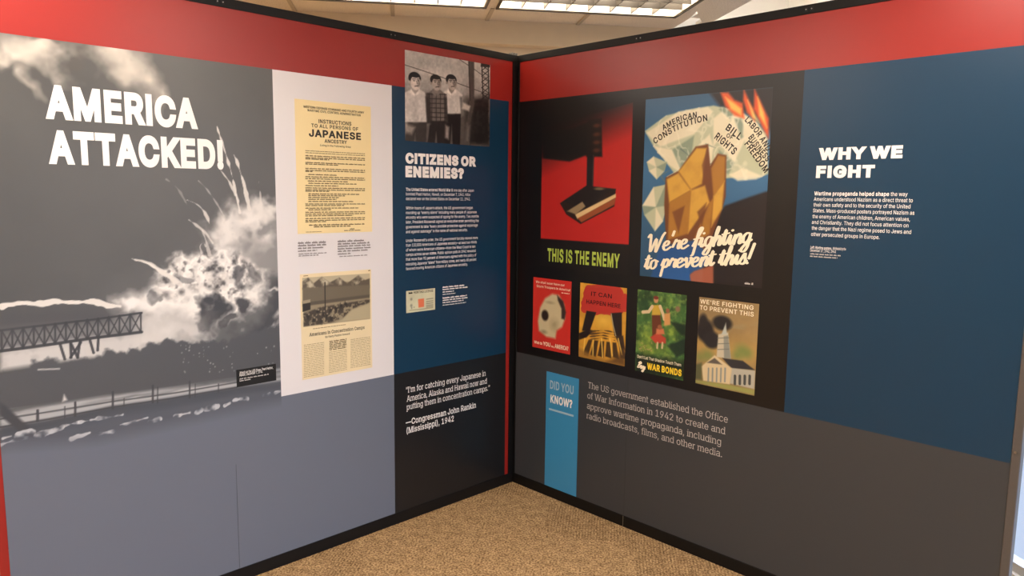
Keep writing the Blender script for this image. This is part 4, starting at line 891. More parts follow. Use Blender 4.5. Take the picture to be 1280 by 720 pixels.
    [699, [466, 244, 699, 244, 699, 226, 699, 207, 699, 188, 466, 188, 233, 188, 0, 188, 0, 207, 0, 226, 0, 244, 233, 244]],
    [300, [75, 318, 52, 318, 69, 382, 87, 445, 104, 509, 120, 509, 135, 509, 151, 509, 141, 445, 131, 382, 121, 318, 98, 318], [198, 318, 175, 318,
     192, 382, 210, 445, 228, 509, 243, 509, 259, 509, 274, 509, 264, 445, 254, 382, 244, 318, 221, 318]],
    [300, [67, 318, 52, 318, 62, 382, 72, 445, 82, 509, 105, 509, 128, 509, 151, 509, 133, 445, 116, 382, 98, 318, 83, 318], [190, 318, 175, 318, 185,
     382, 195, 445, 205, 509, 228, 509, 251, 509, 274, 509, 257, 445, 239, 382, 222, 318, 206, 318]],
    [177, [67, 318, 52, 318, 62, 382, 72, 445, 82, 509, 105, 509, 128, 509, 151, 509, 133, 445, 116, 382, 98, 318, 83, 318]],
]
GLYPHS = {ch: [o[0], [[q[i:i + 6] for i in range(0, len(q), 6)] for q in o[1:]]] for ch, o in zip(CHARS, OUTLINES)}
GLYPHS['I'] = [189, [[[62, 0, 62, 0, 62, 170], [62, 340, 62, 509, 62, 509], [62, 509, 127, 509, 127, 509], [127, 340, 127, 0, 127, 0]]]]
GLYPHS['I'][1] = [[[v[0], v[1], v[0], v[1], v[0], v[1]] for v in ((62, 0), (62, 509), (127, 509), (127, 0))]]
CAP = 0.509


def outline(ch, steps=4):
    cs = []
    for sp in GLYPHS[ch][1]:
        P = []
        n = len(sp)
        for i in range(n):
            a, b = sp[i], sp[(i + 1) % n]
            p0, p1, p2, p3 = (np.array(q, float) / 1000 for q in (a[2:4], a[4:6], b[0:2], b[2:4]))
            chord = p3 - p0
            L = np.hypot(*chord) + 1e-9
            dev = max(abs(chord[0] * (q - p0)[1] - chord[1] * (q - p0)[0]) / L for q in (p1, p2))
            k = 1 if dev < 0.004 else steps
            for j in range(k):
                u = j / k
                P.append((1 - u) ** 3 * p0 + 3 * u * (1 - u) ** 2 * p1 + 3 * u * u * (1 - u) * p2 + u ** 3 * p3)
        Q = [P[0]]
        for p in P[1:]:
            if np.hypot(*(p - Q[-1])) > 0.0015:
                Q.append(p)
        if np.hypot(*(Q[0] - Q[-1])) < 0.0015:
            Q.pop()
        if len(Q) > 2:
            cs.append(np.array(Q))
    return cs


def area(P):
    x, y = P[:, 0], P[:, 1]
    return 0.5 * np.sum(x * np.roll(y, -1) - y * np.roll(x, -1))


def inside(pt, P):
    x, y = pt
    c = False
    n = len(P)
    for i in range(n):
        a, b = P[i], P[(i + 1) % n]
        if (a[1] > y) != (b[1] > y) and x < (b[0] - a[0]) * (y - a[1]) / (b[1] - a[1]) + a[0]:
            c = not c
    return c


def fatten(P, w):
    """move the outline outwards (solid lies on the outline's left when positive area) by w, mitred"""
    a = P - np.roll(P, 1, 0)
    b = np.roll(P, -1, 0) - P
    na = np.stack([a[:, 1], -a[:, 0]], 1) / (np.hypot(a[:, 0], a[:, 1])[:, None] + 1e-9)
    nb = np.stack([b[:, 1], -b[:, 0]], 1) / (np.hypot(b[:, 0], b[:, 1])[:, None] + 1e-9)
    m = na + nb
    k = 2.0 / np.maximum((m ** 2).sum(1), 0.55)
    return P + m * k[:, None] * w


def union(loops):
    """solid where the loops wind round at least once -> (points, triangles), nothing overlapping"""
    co, ed = [], []
    for P in loops:
        n = len(co)
        co += [Vector((float(p[0]), float(p[1]))) for p in P]
        ed += [(n + i, n + (i + 1) % len(P)) for i in range(len(P))]
    V, _, Fc, _, _, _ = delaunay_2d_cdt(co, ed, [], 0, 1e-6)
    V = np.array([tuple(v) for v in V])
    T = np.array([tuple(f) for f in Fc])
    M = V[T].mean(1)
    wn = np.zeros(len(T), int)
    for P in loops:
        P = np.asarray(P, float)
        a, b = P, np.roll(P, -1, 0)
        for lo in range(0, len(M), 800):
            m = M[lo:lo + 800]
            x, y = m[:, 0][:, None], m[:, 1][:, None]
            cr = (b[:, 0] - a[:, 0])[None] * (y - a[:, 1][None]) - (x - a[:, 0][None]) * (b[:, 1] - a[:, 1])[None]
            up = (a[:, 1][None] <= y) & (b[:, 1][None] > y) & (cr > 0)
            dn = (a[:, 1][None] > y) & (b[:, 1][None] <= y) & (cr < 0)
            wn[lo:lo + 800] += up.sum(1) - dn.sum(1)
    T = T[wn > 0]
    p, q, r = V[T[:, 0]], V[T[:, 1]], V[T[:, 2]]
    ar = (q[:, 0] - p[:, 0]) * (r[:, 1] - p[:, 1]) - (q[:, 1] - p[:, 1]) * (r[:, 0] - p[:, 0])
    T[ar < 0] = T[ar < 0][:, ::-1]
    return V, [tuple(int(i) for i in t) for t in T[np.abs(ar) > 1e-10]]


GC = {}


def glyph(ch, w, slab):
    key = (ch, w, slab)
    if key in GC:
        return GC[key]
    cs = outline(ch)
    if area(max(cs, key=lambda P: abs(area(P)))) < 0:
        cs = [P[::-1] for P in cs]
    loops = [fatten(P, w) for P in cs]
    if slab and ch.isalnum():
        for P in cs:
            if area(P) < 0:
                continue
            for i in range(len(P)):
                a, b = P[i], P[(i + 1) % len(P)]
                L = abs(a[0] - b[0])
                if abs(a[1] - b[1]) < 0.004 and 0.04 < L < 0.13:
                    y = a[1]
                    up = b[0] > a[0]          # solid above: a foot
                    if ch in 'ij' and y > 0.42:
                        continue
                    e = 0.045
                    x0, x1 = min(a[0], b[0]) - e, max(a[0], b[0]) + e
                    if not up and 0.2 < y and ch not in 'HIKMNUVWXYTAvwxy':
                        x1 -= e + 0.005        # flag serif to the left only
                    y0, y1 = (y - w, y + 0.042 + w) if up else (y - 0.042 - w, y + w)
                    loops.append(np.array([(x0, y0), (x1, y0), (x1, y1), (x0, y1)]))
    GC[key] = union(loops)
    return GC[key]


def layout(text, w, slab, track):
    x = 0.0
    out_v, out_f = [], []
    n = 0
    bold = False
    wb = w
    for ch in text:
        if ch == '*':
            bold = not bold
            continue
        if ch == ' ':
            x += 0.19 + track
            continue
        ww = w + 0.018 if bold else w
        v, f = glyph(ch, ww, slab)
        if len(v):
            out_v.append(v + np.array([x, 0]))
            out_f += [tuple(i + n for i in q) for q in f]
            n += len(v)
        x += GLYPHS[ch][0] / 1000 + track + 1.7 * ww
    V = np.concatenate(out_v)
    return V, out_f


def letter(wall, name, m, lines, parent=None, t=0.0018, level=True):
    """lines: (text, left baseline px, right baseline px, cap height in m [, weight, slab, tracking]) -> ONE mesh"""
    vs, fs = [], []
    for ln in lines:
        text, p0, p1, cap = ln[:4]
        w = ln[4] if len(ln) > 4 else 0.0
        slab = ln[5] if len(ln) > 5 else False
        track = ln[6] if len(ln) > 6 else 0.0
        a, b = np.array(wall.fn(*p0)), np.array(wall.fn(*p1))
        if level:
            a[1] = b[1] = (a[1] + b[1]) / 2
        V, F = layout(text, w, slab, track)
        x0, x1 = V[:, 0].min(), V[:, 0].max()
        d = b - a
        L = np.hypot(*d)
        ex = d / L
        ey = np.array([-ex[1], ex[0]])
        X = (V[:, 0] - x0) / (x1 - x0) * L
        Y = (V[:, 1] + w) * cap / (CAP + 2 * w)
        n = len(vs)
        vs += list(a + X[:, None] * ex + Y[:, None] * ey)
        fs += [tuple(i + n for i in q) for q in F]
    return wall.flat(name, m, vs, fs, t, parent)


def dashes(wall, name, m, rows, parent=None, t=0.0018, seed=1, level=True):
    """print too small to read: rows of word-long strokes. rows: (left px, right px, stroke height in m)"""
    rnd = random.Random(seed)
    vs, fs = [], []
    for p0, p1, h in rows:
        a, b = np.array(wall.fn(*p0)), np.array(wall.fn(*p1))
        if level:
            a[1] = b[1] = (a[1] + b[1]) / 2
        L = np.hypot(*(b - a))
        ex = (b - a) / L
        ey = np.array([-ex[1], ex[0]])
        x = 0
        while x < L:
            wl = min(h * rnd.choice((2, 2.5, 3, 4, 5, 6)), L - x)
            # a word: a low band with a few taller letters
            for q0, q1, y0, y1 in [(x, x + wl, 0.1 * h, 0.66 * h)] + [(x + wl * k, x + wl * k + 0.25 * h, 0.66 * h, h) for k in (rnd.random() * 0.4, 0.5 + rnd.random() * 0.3)]:
                q1 = min(q1, L)
                n = len(vs)
                vs += [a + ex * q0 + ey * y0, a + ex * q1 + ey * y0, a + ex * q1 + ey * y1, a + ex * q0 + ey * y1]
                fs.append((n, n + 1, n + 2, n + 3))
            x += wl + h * 0.55
    return wall.flat(name, m, vs, fs, t, parent)


def smooth(P, k=5):
    P = np.array(P, float)
    if len(P) < 3:
        return P
    Q = np.vstack([2 * P[0] - P[1], P, 2 * P[-1] - P[-2]])
    out = []
    for i in range(1, len(Q) - 2):
        p0, p1, p2, p3 = Q[i - 1:i + 3]
        for j in range(k):
            u = j / k
            out.append(0.5 * (2 * p1 + (p2 - p0) * u + (2 * p0 - 5 * p1 + 4 * p2 - p3) * u * u + (3 * p1 - p0 - 3 * p2 + p3) * u ** 3))
    out.append(P[-1])
    return np.array(out)


# brush script: pen paths, x-height 1
PEN = {
    'e': (.68, [[(0, .42), (.4, .58), (.48, .88), (.3, 1), (.1, .72), (.1, .22), (.32, 0), (.7, .3)]]),
    'r': (.62, [[(0, .3), (.2, 1.05), (.27, .85), (.52, .92), (.45, .4), (.5, .05), (.66, .25)]]),
    'f': (.5, [[(0, .2), (.3, 1.1), (.55, 1.9), (.45, 2.1), (.3, 1.7), (.22, .4), (.12, -.7), (.0, -.85)], [(.0, .9), (.55, 1.0)]]),
    'i': (.42, [[(0, .3), (.18, 1), (.17, .3), (.26, .02), (.45, .3)], [(.24, 1.42), (.27, 1.46)]]),
    'g': (.68, [[(.55, .92), (.3, 1.02), (.08, .7), (.1, .2), (.28, .05), (.5, .35), (.57, 1), (.5, -.3), (.3, -.85), (.05, -.7), (.25, -.2), (.7, .3)]]),
    'h': (.7, [[(0, .3), (.27, 1.5), (.26, 2), (.16, 1.4), (.1, 0)], [(.12, .35), (.36, .98), (.52, .85), (.48, .2), (.56, .02), (.72, .3)]]),
    't': (.45, [[(0, .3), (.22, 1.6), (.18, .4), (.26, .02), (.46, .3)], [(-.05, 1.12), (.48, 1.2)]]),
    'n': (.7, [[(0, .3), (.15, 1), (.11, 0)], [(.13, .45), (.37, 1), (.53, .85), (.49, .2), (.57, .02), (.72, .3)]]),
    'o': (.64, [[(.35, 1), (.1, .8), (.08, .25), (.3, 0), (.53, .3), (.5, .85), (.33, 1), (.66, .8)]]),
    'p': (.66, [[(0, .35), (.18, 1), (.08, -.85)], [(.13, .55), (.36, 1), (.55, .75), (.46, .15), (.15, .1), (.66, .3)]]),
    'v': (.62, [[(0, .75), (.12, 1), (.22, .15), (.3, 0), (.52, .7), (.46, 1), (.66, .85)]]),
    's': (.52, [[(0, .25), (.28, 1.08), (.33, .75), (.42, .3), (.28, 0), (.03, .12)], [(.3, .05), (.52, .3)]]),
    'W': (1.35, [[(-.1, 1.65), (.1, 1.9), (.2, .6), (.3, 0), (.66, 1.4), (.74, .1), (.82, 0), (1.15, 1.5), (1.34, 1.95)]]),
    "'": (.22, [[(.12, 2.0), (.05, 1.55)]]),
    '!': (.4, [[(.32, 2.0), (.14, .55)], [(.06, .06), (.08, .1)]]),
    'B': (.95, [[(.1, 0), (.28, 1.9)], [(-.05, 1.5), (.4, 2), (.72, 1.6), (.3, 1.05), (.72, .7), (.5, .05), (.05, .1)]]),
    'u': (.68, [[(0, .85), (.1, 1), (.11, .2), (.28, 0), (.48, .4), (.53, 1), (.52, .2), (.7, .25)]]),
    'y': (.68, [[(0, .85), (.1, 1), (.14, .3), (.28, .08), (.48, .5), (.53, 1), (.42, -.6), (.18, -.85), (.05, -.5), (.7, .35)]]),
}


def ribbon(P, w):
    """a pen stroke as loops: quads and round ends, all counter-clockwise"""
    P = np.array(P)
    d = np.gradient(P, axis=0)
    d /= np.hypot(d[:, 0], d[:, 1])[:, None] + 1e-9
    nrm = np.stack([-d[:, 1], d[:, 0]], 1)
    ww = w * (0.72 + 0.5 * np.abs(d[:, 1]))[:, None]          # a brush: thicker on the way down
    A, B = P + nrm * ww, P - nrm * ww
    out = []
    for i in range(len(P) - 1):
        q = np.array([B[i], B[i + 1], A[i + 1], A[i]])
        out.append(q if area(q) > 0 else q[::-1])
    for q, r in ((P[0], ww[0, 0]), (P[-1], ww[-1, 0])):
        out.append(np.array([q + r * np.array([math.cos(a), math.sin(a)]) for a in np.arange(8) * math.pi / 4]))
    return out


def script(wall, name, m, lines, parent=None, t=0.0018, pen=0.11, slant=0.2):
    vs, fs = [], []
    for text, p0, p1, xh in lines:
        a, b = np.array(wall.fn(*p0)), np.array(wall.fn(*p1))
        L = np.hypot(*(b - a))
        ex = (b - a) / L
        ey = np.array([-ex[1], ex[0]])
        loops, x = [], 0
        for ch in text:
            if ch == ' ':
                x += .42
                continue
            adv, paths = PEN[ch]
            for p in paths:
                loops += ribbon(smooth([(u + x + slant * v, v) for u, v in p]), pen)
            x += adv
        V, F = union(loops)
        x0, x1 = V[:, 0].min(), V[:, 0].max()
        X = (V[:, 0] - x0) / (x1 - x0) * L
        n = len(vs)
        vs += list(a + X[:, None] * ex + (V[:, 1] * xh)[:, None] * ey)
        fs += [tuple(i + n for i in q) for q in F]
    return wall.flat(name, m, vs, fs, t, parent)


# ------------------------------------------------------------------ printed pictures: a fine grid whose vertices carry the ink
def vnoise(x, y, seed):
    rs_ = np.random.RandomState(seed)
    g = rs_.rand(64, 64)
    xi, yi = np.floor(x).astype(int), np.floor(y).astype(int)
    fx, fy = x - xi, y - yi
    fx, fy = fx * fx * (3 - 2 * fx), fy * fy * (3 - 2 * fy)
    a, b = g[xi % 64, yi % 64], g[(xi + 1) % 64, yi % 64]
    c, d = g[xi % 64, (yi + 1) % 64], g[(xi + 1) % 64, (yi + 1) % 64]
    return (a * (1 - fx) + b * fx) * (1 - fy) + (c * (1 - fx) + d * fx) * fy


class Canvas:
    def __init__(self, wall, rect, cell):
        self.w = wall
        s0, s1, z0, z1 = rect
        nx, nz = int(round((s1 - s0) / cell)) + 1, int(round((z1 - z0) / cell)) + 1
        self.S, self.Z = np.meshgrid(np.linspace(s0, s1, nx), np.linspace(z0, z1, nz))
        self.nx, self.nz, self.cell = nx, nz, cell
        self.C = np.zeros((nz, nx, 3))
        self.wx = self.wz = 0.0          # ragged edges while set

    def pts(self, P):
        return np.array([self.w.fn(*p) for p in P])

    def fbm(self, scale, octv=4, seed=1, sx=1.0, sz=1.0):
        o, a, tot = 0, 1.0, 0
        for k in range(octv):
            o = o + a * vnoise(self.S / scale * sx + 17.3 + 5 * k, self.Z / scale * sz + 9.1 + 3 * k, seed + k)
            tot += a
            a *= 0.5
            scale *= 0.5
        return o / tot

    def blend(self, mask, col):
        col = np.asarray(col, float)
        if col.ndim == 1:
            col = col / 255.0
        if col.ndim == 2:
            col = col[..., None] * np.ones(3)
        self.C = self.C * (1 - mask[..., None]) + col * mask[..., None]

    def segdist(self, P, closed=False):
        """distance to a polyline and how far along it"""
        SS, ZZ = self.S + self.wx, self.Z + self.wz
        D = np.full(self.S.shape, 1e9)
        T = np.zeros(self.S.shape)
        n = len(P)
        m = n if closed else n - 1
        for i in range(m):
            a, b = P[i], P[(i + 1) % n]
            ab = b - a
            u = np.clip(((SS - a[0]) * ab[0] + (ZZ - a[1]) * ab[1]) / (ab @ ab + 1e-12), 0, 1)
            d = np.hypot(SS - a[0] - u * ab[0], ZZ - a[1] - u * ab[1])
            k = d < D
            D[k] = d[k]
            T[k] = ((i + u) / m)[k]
        return D, T

    def poly(self, P, col, soft=None, op=1.0, tex=None):
        P = self.pts(P)
        soft = soft or self.cell * 0.8
        SS, ZZ = self.S + self.wx, self.Z + self.wz
        ins = np.zeros(self.S.shape, bool)
        n = len(P)
        for i in range(n):
            a, b = P[i], P[(i + 1) % n]
            if a[1] == b[1]:
                continue
            c = (a[1] > ZZ) != (b[1] > ZZ)
            ins ^= c & (SS < (b[0] - a[0]) * (ZZ - a[1]) / (b[1] - a[1]) + a[0])
        D, _ = self.segdist(P, True)
        sd = np.where(ins, D, -D)
        k = np.clip(sd / soft * 0.5 + 0.5, 0, 1) * op
        if tex is not None:
            k = k * np.clip(tex, 0, 1)
        self.blend(k, col)
        return k

    def blob(self, c, rx, ry, col, soft=0.5, op=1.0, tex=None, rot=0):
        """ellipse: centre px, radii in px near that point"""
        a = np.array(self.w.fn(*c))
        dx = np.array(self.w.fn(c[0] + rx, c[1])) - a
        dy = np.array(self.w.fn(c[0], c[1] - ry)) - a
        r1, r2 = abs(dx[0]), abs(dy[1])
        x, y = self.S + self.wx - a[0], self.Z + self.wz - a[1]
        cr, sr = math.cos(rot), math.sin(rot)
        q = np.hypot((x * cr + y * sr) / r1, (-x * sr + y * cr) / r2)
        k = np.clip((1 - q) / soft + 0.5 if soft < 0.2 else (1 - q) / soft, 0, 1) * op
        if tex is not None:
            k = k * np.clip(tex, 0, 1)
        self.blend(k, col)
        return k

    def line(self, P, w, col, op=1.0, taper=False, wob=0.0, sm=False, tex=None):
        P = self.pts(P)
        if sm:
            P = smooth(P, 4)
        D, T = self.segdist(P)
        if wob:
            D = D + (self.fbm(0.03, 2, 77) - 0.5) * wob
        ww = w * (1 - 0.75 * T) if taper else w
        k = np.clip((ww - D) / (self.cell * 0.9) + 0.5, 0, 1) * op
        if tex is not None:
            k = k * np.clip(tex, 0, 1)
        self.blend(k, col)

    def build(self, name, parent=None, t=0.0009, m=None):
        n = self.nx * self.nz
        co = np.stack([self.S.ravel() - self.w.mid, np.full(n, -t), self.Z.ravel()], 1)
        i = (np.arange(self.nz - 1)[:, None] * self.nx + np.arange(self.nx - 1)[None, :]).ravel()
        q = np.stack([i, i + 1, i + self.nx + 1, i + self.nx], 1)
        me = bpy.data.meshes.new(name)
        me.vertices.add(n)
        me.vertices.foreach_set('co', co.ravel())
        me.loops.add(q.size)
        me.loops.foreach_set('vertex_index', q.ravel().astype(np.int32))
        me.polygons.add(len(q))
        me.polygons.foreach_set('loop_start', (np.arange(len(q)) * 4).astype(np.int32))
        me.polygons.foreach_set('loop_total', np.full(len(q), 4, np.int32))
        me.update()
        at = me.color_attributes.new('print', 'FLOAT_COLOR', 'POINT')
        c4 = np.ones((n, 4), np.float32)
        c4[:, :3] = lin(np.clip(self.C, 0, 1)).reshape(-1, 3)
        at.data.foreach_set('color', c4.ravel())
        me.materials.append(m or M_PRINT)
        o = bpy.data.objects.new(name, me)
        COL.objects.link(o)
        o.parent = parent or self.w.root
        return o


def quad_rect(wall, *P):
    """the upright rectangle nearest to four photographed corners"""
    q = np.array([wall.fn(*p) for p in P])       # TL TR BL BR
    return ((q[0, 0] + q[2, 0]) / 2, (q[1, 0] + q[3, 0]) / 2, (q[2, 1] + q[3, 1]) / 2, (q[0, 1] + q[1, 1]) / 2)


def capm(wall, base, top):
    return wall.fn(*top)[1] - wall.fn(*base)[1]


# ------------------------------------------------------------------ the two display walls
Z_BOT, Z_MID, Z_HEAD, Z_TOP, H_ALL = 0.058, 0.7725, 2.154, 2.364, 2.40
LR = empty('display_stand', (-1.235, 0, 0), 0,
           'left wall of the corner display stand, with the grey explosion mural and tan notice', 'display stand')
RRt = empty('display_stand', (0, -1.215, 0), -math.pi / 2,
            'right wall of the corner display stand, with six wartime posters on black', 'display stand')
LW, RW = Wall(LR, -1.235, on_left), Wall(RRt, 1.215, on_right)

# frames
LW.field('backing_board', M_BACK, [(-2.467, -0.002, 0.012, 2.388)], -0.042, -0.004)
RW.field('backing_board', M_BACK, [(0.003, 2.42, 0.012, 2.388)], -0.042, -0.004)
LW.field('top_rail', M_FRAME, [(-2.47, 0.0035, Z_TOP, H_ALL)], -0.045, 0.0035, bevel=0.001)
RW.field('top_rail', M_FRAME, [(0.005, 2.425, Z_TOP, H_ALL)], -0.045, 0.004, bevel=0.002)
LW.field('bottom_rail', M_FRAME, [(-2.47, 0.0035, 0.0, Z_BOT)], -0.045, 0.0035, bevel=0.001)
RW.field('bottom_rail', M_FRAME, [(0.005, 2.425, 0.0, Z_BOT)], -0.045, 0.004, bevel=0.002)
LW.field('corner_post', M_FRAME, [(-0.037, 0.004, Z_BOT, Z_TOP)], -0.045, 0.003)
RW.field('corner_post', M_FRAME, [(0.006, 0.02, Z_BOT, Z_TOP)], -0.004, 0.003, bevel=0.002)
lab(RW.field('end_post', M_POST, [(2.397, 2.425, Z_BOT, Z_TOP)], -0.045, 0.004, bevel=0.003), 'black metal end post, its sheen coloured in as grey')
p_ = MB().cyl((2.409 - RW.mid, -0.004, 0.815), (2.409 - RW.mid, -0.0075, 0.815), 0.004)
lab(p_.build('screw', M_STEEL, RRt), 'small bright screw on the end post')


def clip(w, s, z=2.382):
    h = MB()
    for k in (-0.011, 0.011):
        h.box(s + k - 0.006 - w.mid, s + k + 0.006 - w.mid, -0.0056, -0.0042, z - 0.008, z + 0.008)
    o = h.build('clip_slot', M_HOLE, w.root)
    b = MB()
    for k in (-0.011, 0.011):
        b.cyl((s + k - w.mid, -0.0056, z), (s + k - w.mid, -0.0075, z), 0.0025, 8)
    b.build('clip_screw', M_STEEL, o)


for s in (-1.63, -0.82):
    clip(LW, s)
for s in (0.80, 1.603):
    clip(RW, s)
# little latch over the corner
for k in range(3):
    pass
lt = MB()
for k in (-0.016, 0.0, 0.016):
    lt.box(-0.02 + k - 0.003 - LW.mid, -0.02 + k + 0.003 - LW.mid, 0.0, 0.03, H_ALL, H_ALL + 0.012)
lt.build('corner_latch', M_STEEL, LR)

# colour fields of the left wall
lab(LW.field('header_band', M_RED, [(-2.439, -0.063, Z_HEAD, Z_TOP)]), 'plain red band along the top')
lab(LW.field('edge_strip', M_RED, [(-0.063, -0.038, Z_BOT, Z_TOP)]), 'narrow red strip beside the corner post')
lab(LW.field('edge_strip', M_RED, [(-2.468, -2.4395, Z_BOT, Z_TOP)]), 'narrow red strip at the far left end')
lab(LW.field('white_field', M_WHITE, [(-1.42, -0.826, Z_MID, Z_HEAD)]), 'white column behind the notice and clipping')
lab(LW.field('blue_field', M_BLUE, [(-0.826, -0.063, Z_MID, Z_HEAD)]), 'deep blue column with white text')
lab(LW.field('charcoal_field', M_DARK, [(-0.826, -0.063, Z_BOT, Z_MID)]), 'charcoal block behind the quotation')
lab(LW.field('grey_field', M_GREY, [(-1.42, -0.826, Z_BOT, Z_MID), (-2.439, -1.42, Z_BOT, 0.42)]), 'plain slate grey base')
# right wall
lab(RW.field('header_band', M_RED, [(0.02, 2.3965, Z_HEAD, Z_TOP)]), 'plain red band along the top')
lab(RW.field('black_field', M_BLACK, [(0.02, 1.5985, Z_MID, Z_HEAD)]), 'black field behind the posters')
lab(RW.field('blue_field', M_BLUE, [(1.5985, 2.3965, Z_MID, Z_HEAD)]), 'deep blue field with white text')
lab(RW.field('grey_field', M_GREY2, [(0.02, 2.3965, Z_BOT, Z_MID)]), 'plain dark grey base')
sm_ = mat('seam_grey', rgb(70, 72, 76), 0.6)
LW.field('panel_seam', sm_, [(-1.632, -1.6305, Z_BOT, 0.52)], 0.0, 0.0007)
LW.field('panel_seam', sm_, [(-0.8265, -0.8255, Z_BOT, Z_HEAD)], 0.0, 0.0004)
RW.field('panel_seam', mat('seam_dark', rgb(48, 46, 46), 0.6), [(0.8, 0.8012, Z_BOT, Z_MID)], 0.0, 0.0005)
RW.field('rail_joint', M_STEEL, [(0.799, 0.8015, 0.0, Z_BOT)], 0.004, 0.0048)


# ---- the big photograph of the explosion
def mural():
    c = Canvas(LW, (-2.439, -1.42, 0.42, Z_HEAD), 0.0027)
    big, fine = c.fbm(0.35, 5, 3), c.fbm(0.06, 4, 21)
    hz = (c.Z - 0.42) / (Z_HEAD - 0.42)
    hs = (c.S + 2.439) / 1.019
    base = 76 + 18 * hs + 14 * (big - 0.5) + 12 * np.clip(0.7 - np.abs(hz - 0.55) * 2, 0, 1)
    tint = np.clip(hz * 1.6, 0, 1)[..., None]
    c.C[:] = (base / 255)[..., None] * (np.array([1.0, 0.985, 0.96]) * tint + np.array([.95, 1.0, 1.06]) * (1 - tint))
    # clouds, top left
    wa, wb = (c.fbm(.12, 4, 101) - .5) * .16, (c.fbm(.12, 4, 111) - .5) * .16
    c.wx, c.wz = wa, wb
    cl_ = np.clip((c.fbm(0.16, 5, 8) - 0.30) * 3.6, 0, 1)
    for (x, y, rx, ry, o) in ((6, 64, 60, 38, .95), (55, 64, 60, 24, .85), (100, 74, 60, 24, .8), (150, 76, 44, 34, .95), (176, 100, 30, 34, .9), (197, 124, 16, 22, .7),
                              (87, 92, 18, 16, .7), (43, 104, 16, 20, .65), (0, 80, 34, 18, .95)):
        c.blob((x, y), rx, ry, (205, 196, 184), 0.9, o, cl_)
    c.blob((52, 50), 24, 8, (80, 74, 68), 0.9, 0.75)
    c.blob((92, 76), 22, 12, (84, 78, 72), 0.9, 0.5)
    # the explosion
    c.wx, c.wz = (c.fbm(.07, 4, 121) - .5) * .11, (c.fbm(.07, 4, 131) - .5) * .11
    c.blob((262, 372), 130, 70, (140, 140, 140), 1.0, 0.4)
    tur = np.abs(c.fbm(0.055, 4, 31) - 0.5) * 2
    tur2 = np.abs(c.fbm(0.03, 3, 45) - 0.5) * 2
    cr = np.clip(1.1 - tur * 3.4, 0, 1)
    # upper pale dome with a bright crown
    for (x, y, rx, ry, o) in ((314, 300, 58, 62, .85), (335, 276, 34, 36, .8), (288, 312, 46, 46, .8), (342, 325, 36, 60, .75), (268, 332, 42, 34, .7)):
        c.blob((x, y), rx, ry, (150, 148, 146), 0.6, o, 0.45 + 1.0 * c.fbm(0.12, 4, 55))
    rim = np.clip(1.25 - np.abs(c.fbm(0.09, 4, 61) - .5) * 6, 0, 1)
    for (x, y, rx, ry, o) in ((316, 272, 44, 26, 1), (340, 262, 26, 20, 1), (286, 288, 26, 26, .9), (272, 308, 20, 30, .8), (332, 292, 24, 24, .8), (300, 320, 34, 26, .5)):
        c.blob((x, y), rx, ry, (232, 228, 222), 0.8, o, rim)
    for (x, y, rx, ry, o) in ((330, 266, 22, 12, .9), (305, 270, 18, 10, .7), (346, 260, 14, 10, .9), (280, 296, 10, 14, .6)):
        c.blob((x, y), rx, ry, (226, 222, 216), 0.95, o)
    # wedge of light smoke to the left
    c.poly([(140, 386), (165, 373), (190, 360), (220, 342), (258, 345), (265, 405), (240, 428), (200, 434), (168, 436), (176, 412), (180, 396)],
           (214, 211, 207), 0.03, 1, 0.7 + .7 * fine)
    c.blob((208, 384), 40, 24, (238, 235, 230), 0.8, .95)
    c.blob((170, 382), 26, 7, (236, 233, 229), 0.7, .95)
    # the boiling middle
    c.blob((272, 354), 72, 48, (206, 202, 197), 0.3, .95)
    c.blob((270, 354), 74, 52, (244, 240, 234), 0.3, 1, cr)
    dk = np.clip(tur * 3.6 - 1.15, 0, 1)
    c.blob((272, 346), 72, 46, (74, 72, 72), 0.3, .95, dk)
    c.blob((266, 346), 62, 44, (84, 82, 81), 0.3, .75, np.clip(tur2 * 3.2 - 1.0, 0, 1))
    for (x, y, rx, ry, o) in ((250, 376, 26, 18, 1), (284, 376, 20, 12, .9), (318, 364, 16, 26, .9), (288, 404, 16, 10, .8), (232, 384, 20, 16, .9)):
        c.blob((x, y), rx, ry, (240, 237, 231), 0.9, o, 0.35 + fine)
    for (x, y, rx, ry, o) in ((265, 388, 22, 20, 1), (256, 402, 16, 14, .9), (300, 380, 14, 16, .95), (286, 405, 8, 10, .8), (200, 370, 10, 14, .55), (296, 344, 12, 14, .7), (318, 340, 12, 12, .6), (236, 352, 12, 8, .5)):
        c.blob((x, y), rx, ry, (66, 66, 68), 0.35, o, 0.55 + 1.0 * c.fbm(0.03, 3, 71))
    # smoke under it
    c.blob((222, 408), 58, 26, (176, 174, 171), 0.9, .85, 0.4 + fine)
    c.blob((212, 414), 38, 14, (220, 217, 212), 0.9, .75)
    # dark smoke on the right
    c.poly([(326, 356), (338, 342), (354, 342), (362, 470), (286, 442), (296, 420), (318, 405), (332, 380)], (70, 71, 74), 0.03, .95, 0.55 + big)
    for x, y, rx, ry, o in ((334, 362, 7, 4, 1), (345, 398, 9, 9, .8), (341, 412, 7, 6, .8), (310, 424, 18, 6, .7), (349, 412, 5, 10, .8)):
        c.blob((x, y), rx, ry, (210, 207, 204), .9, o)
    c.wx = c.wz = 0.0
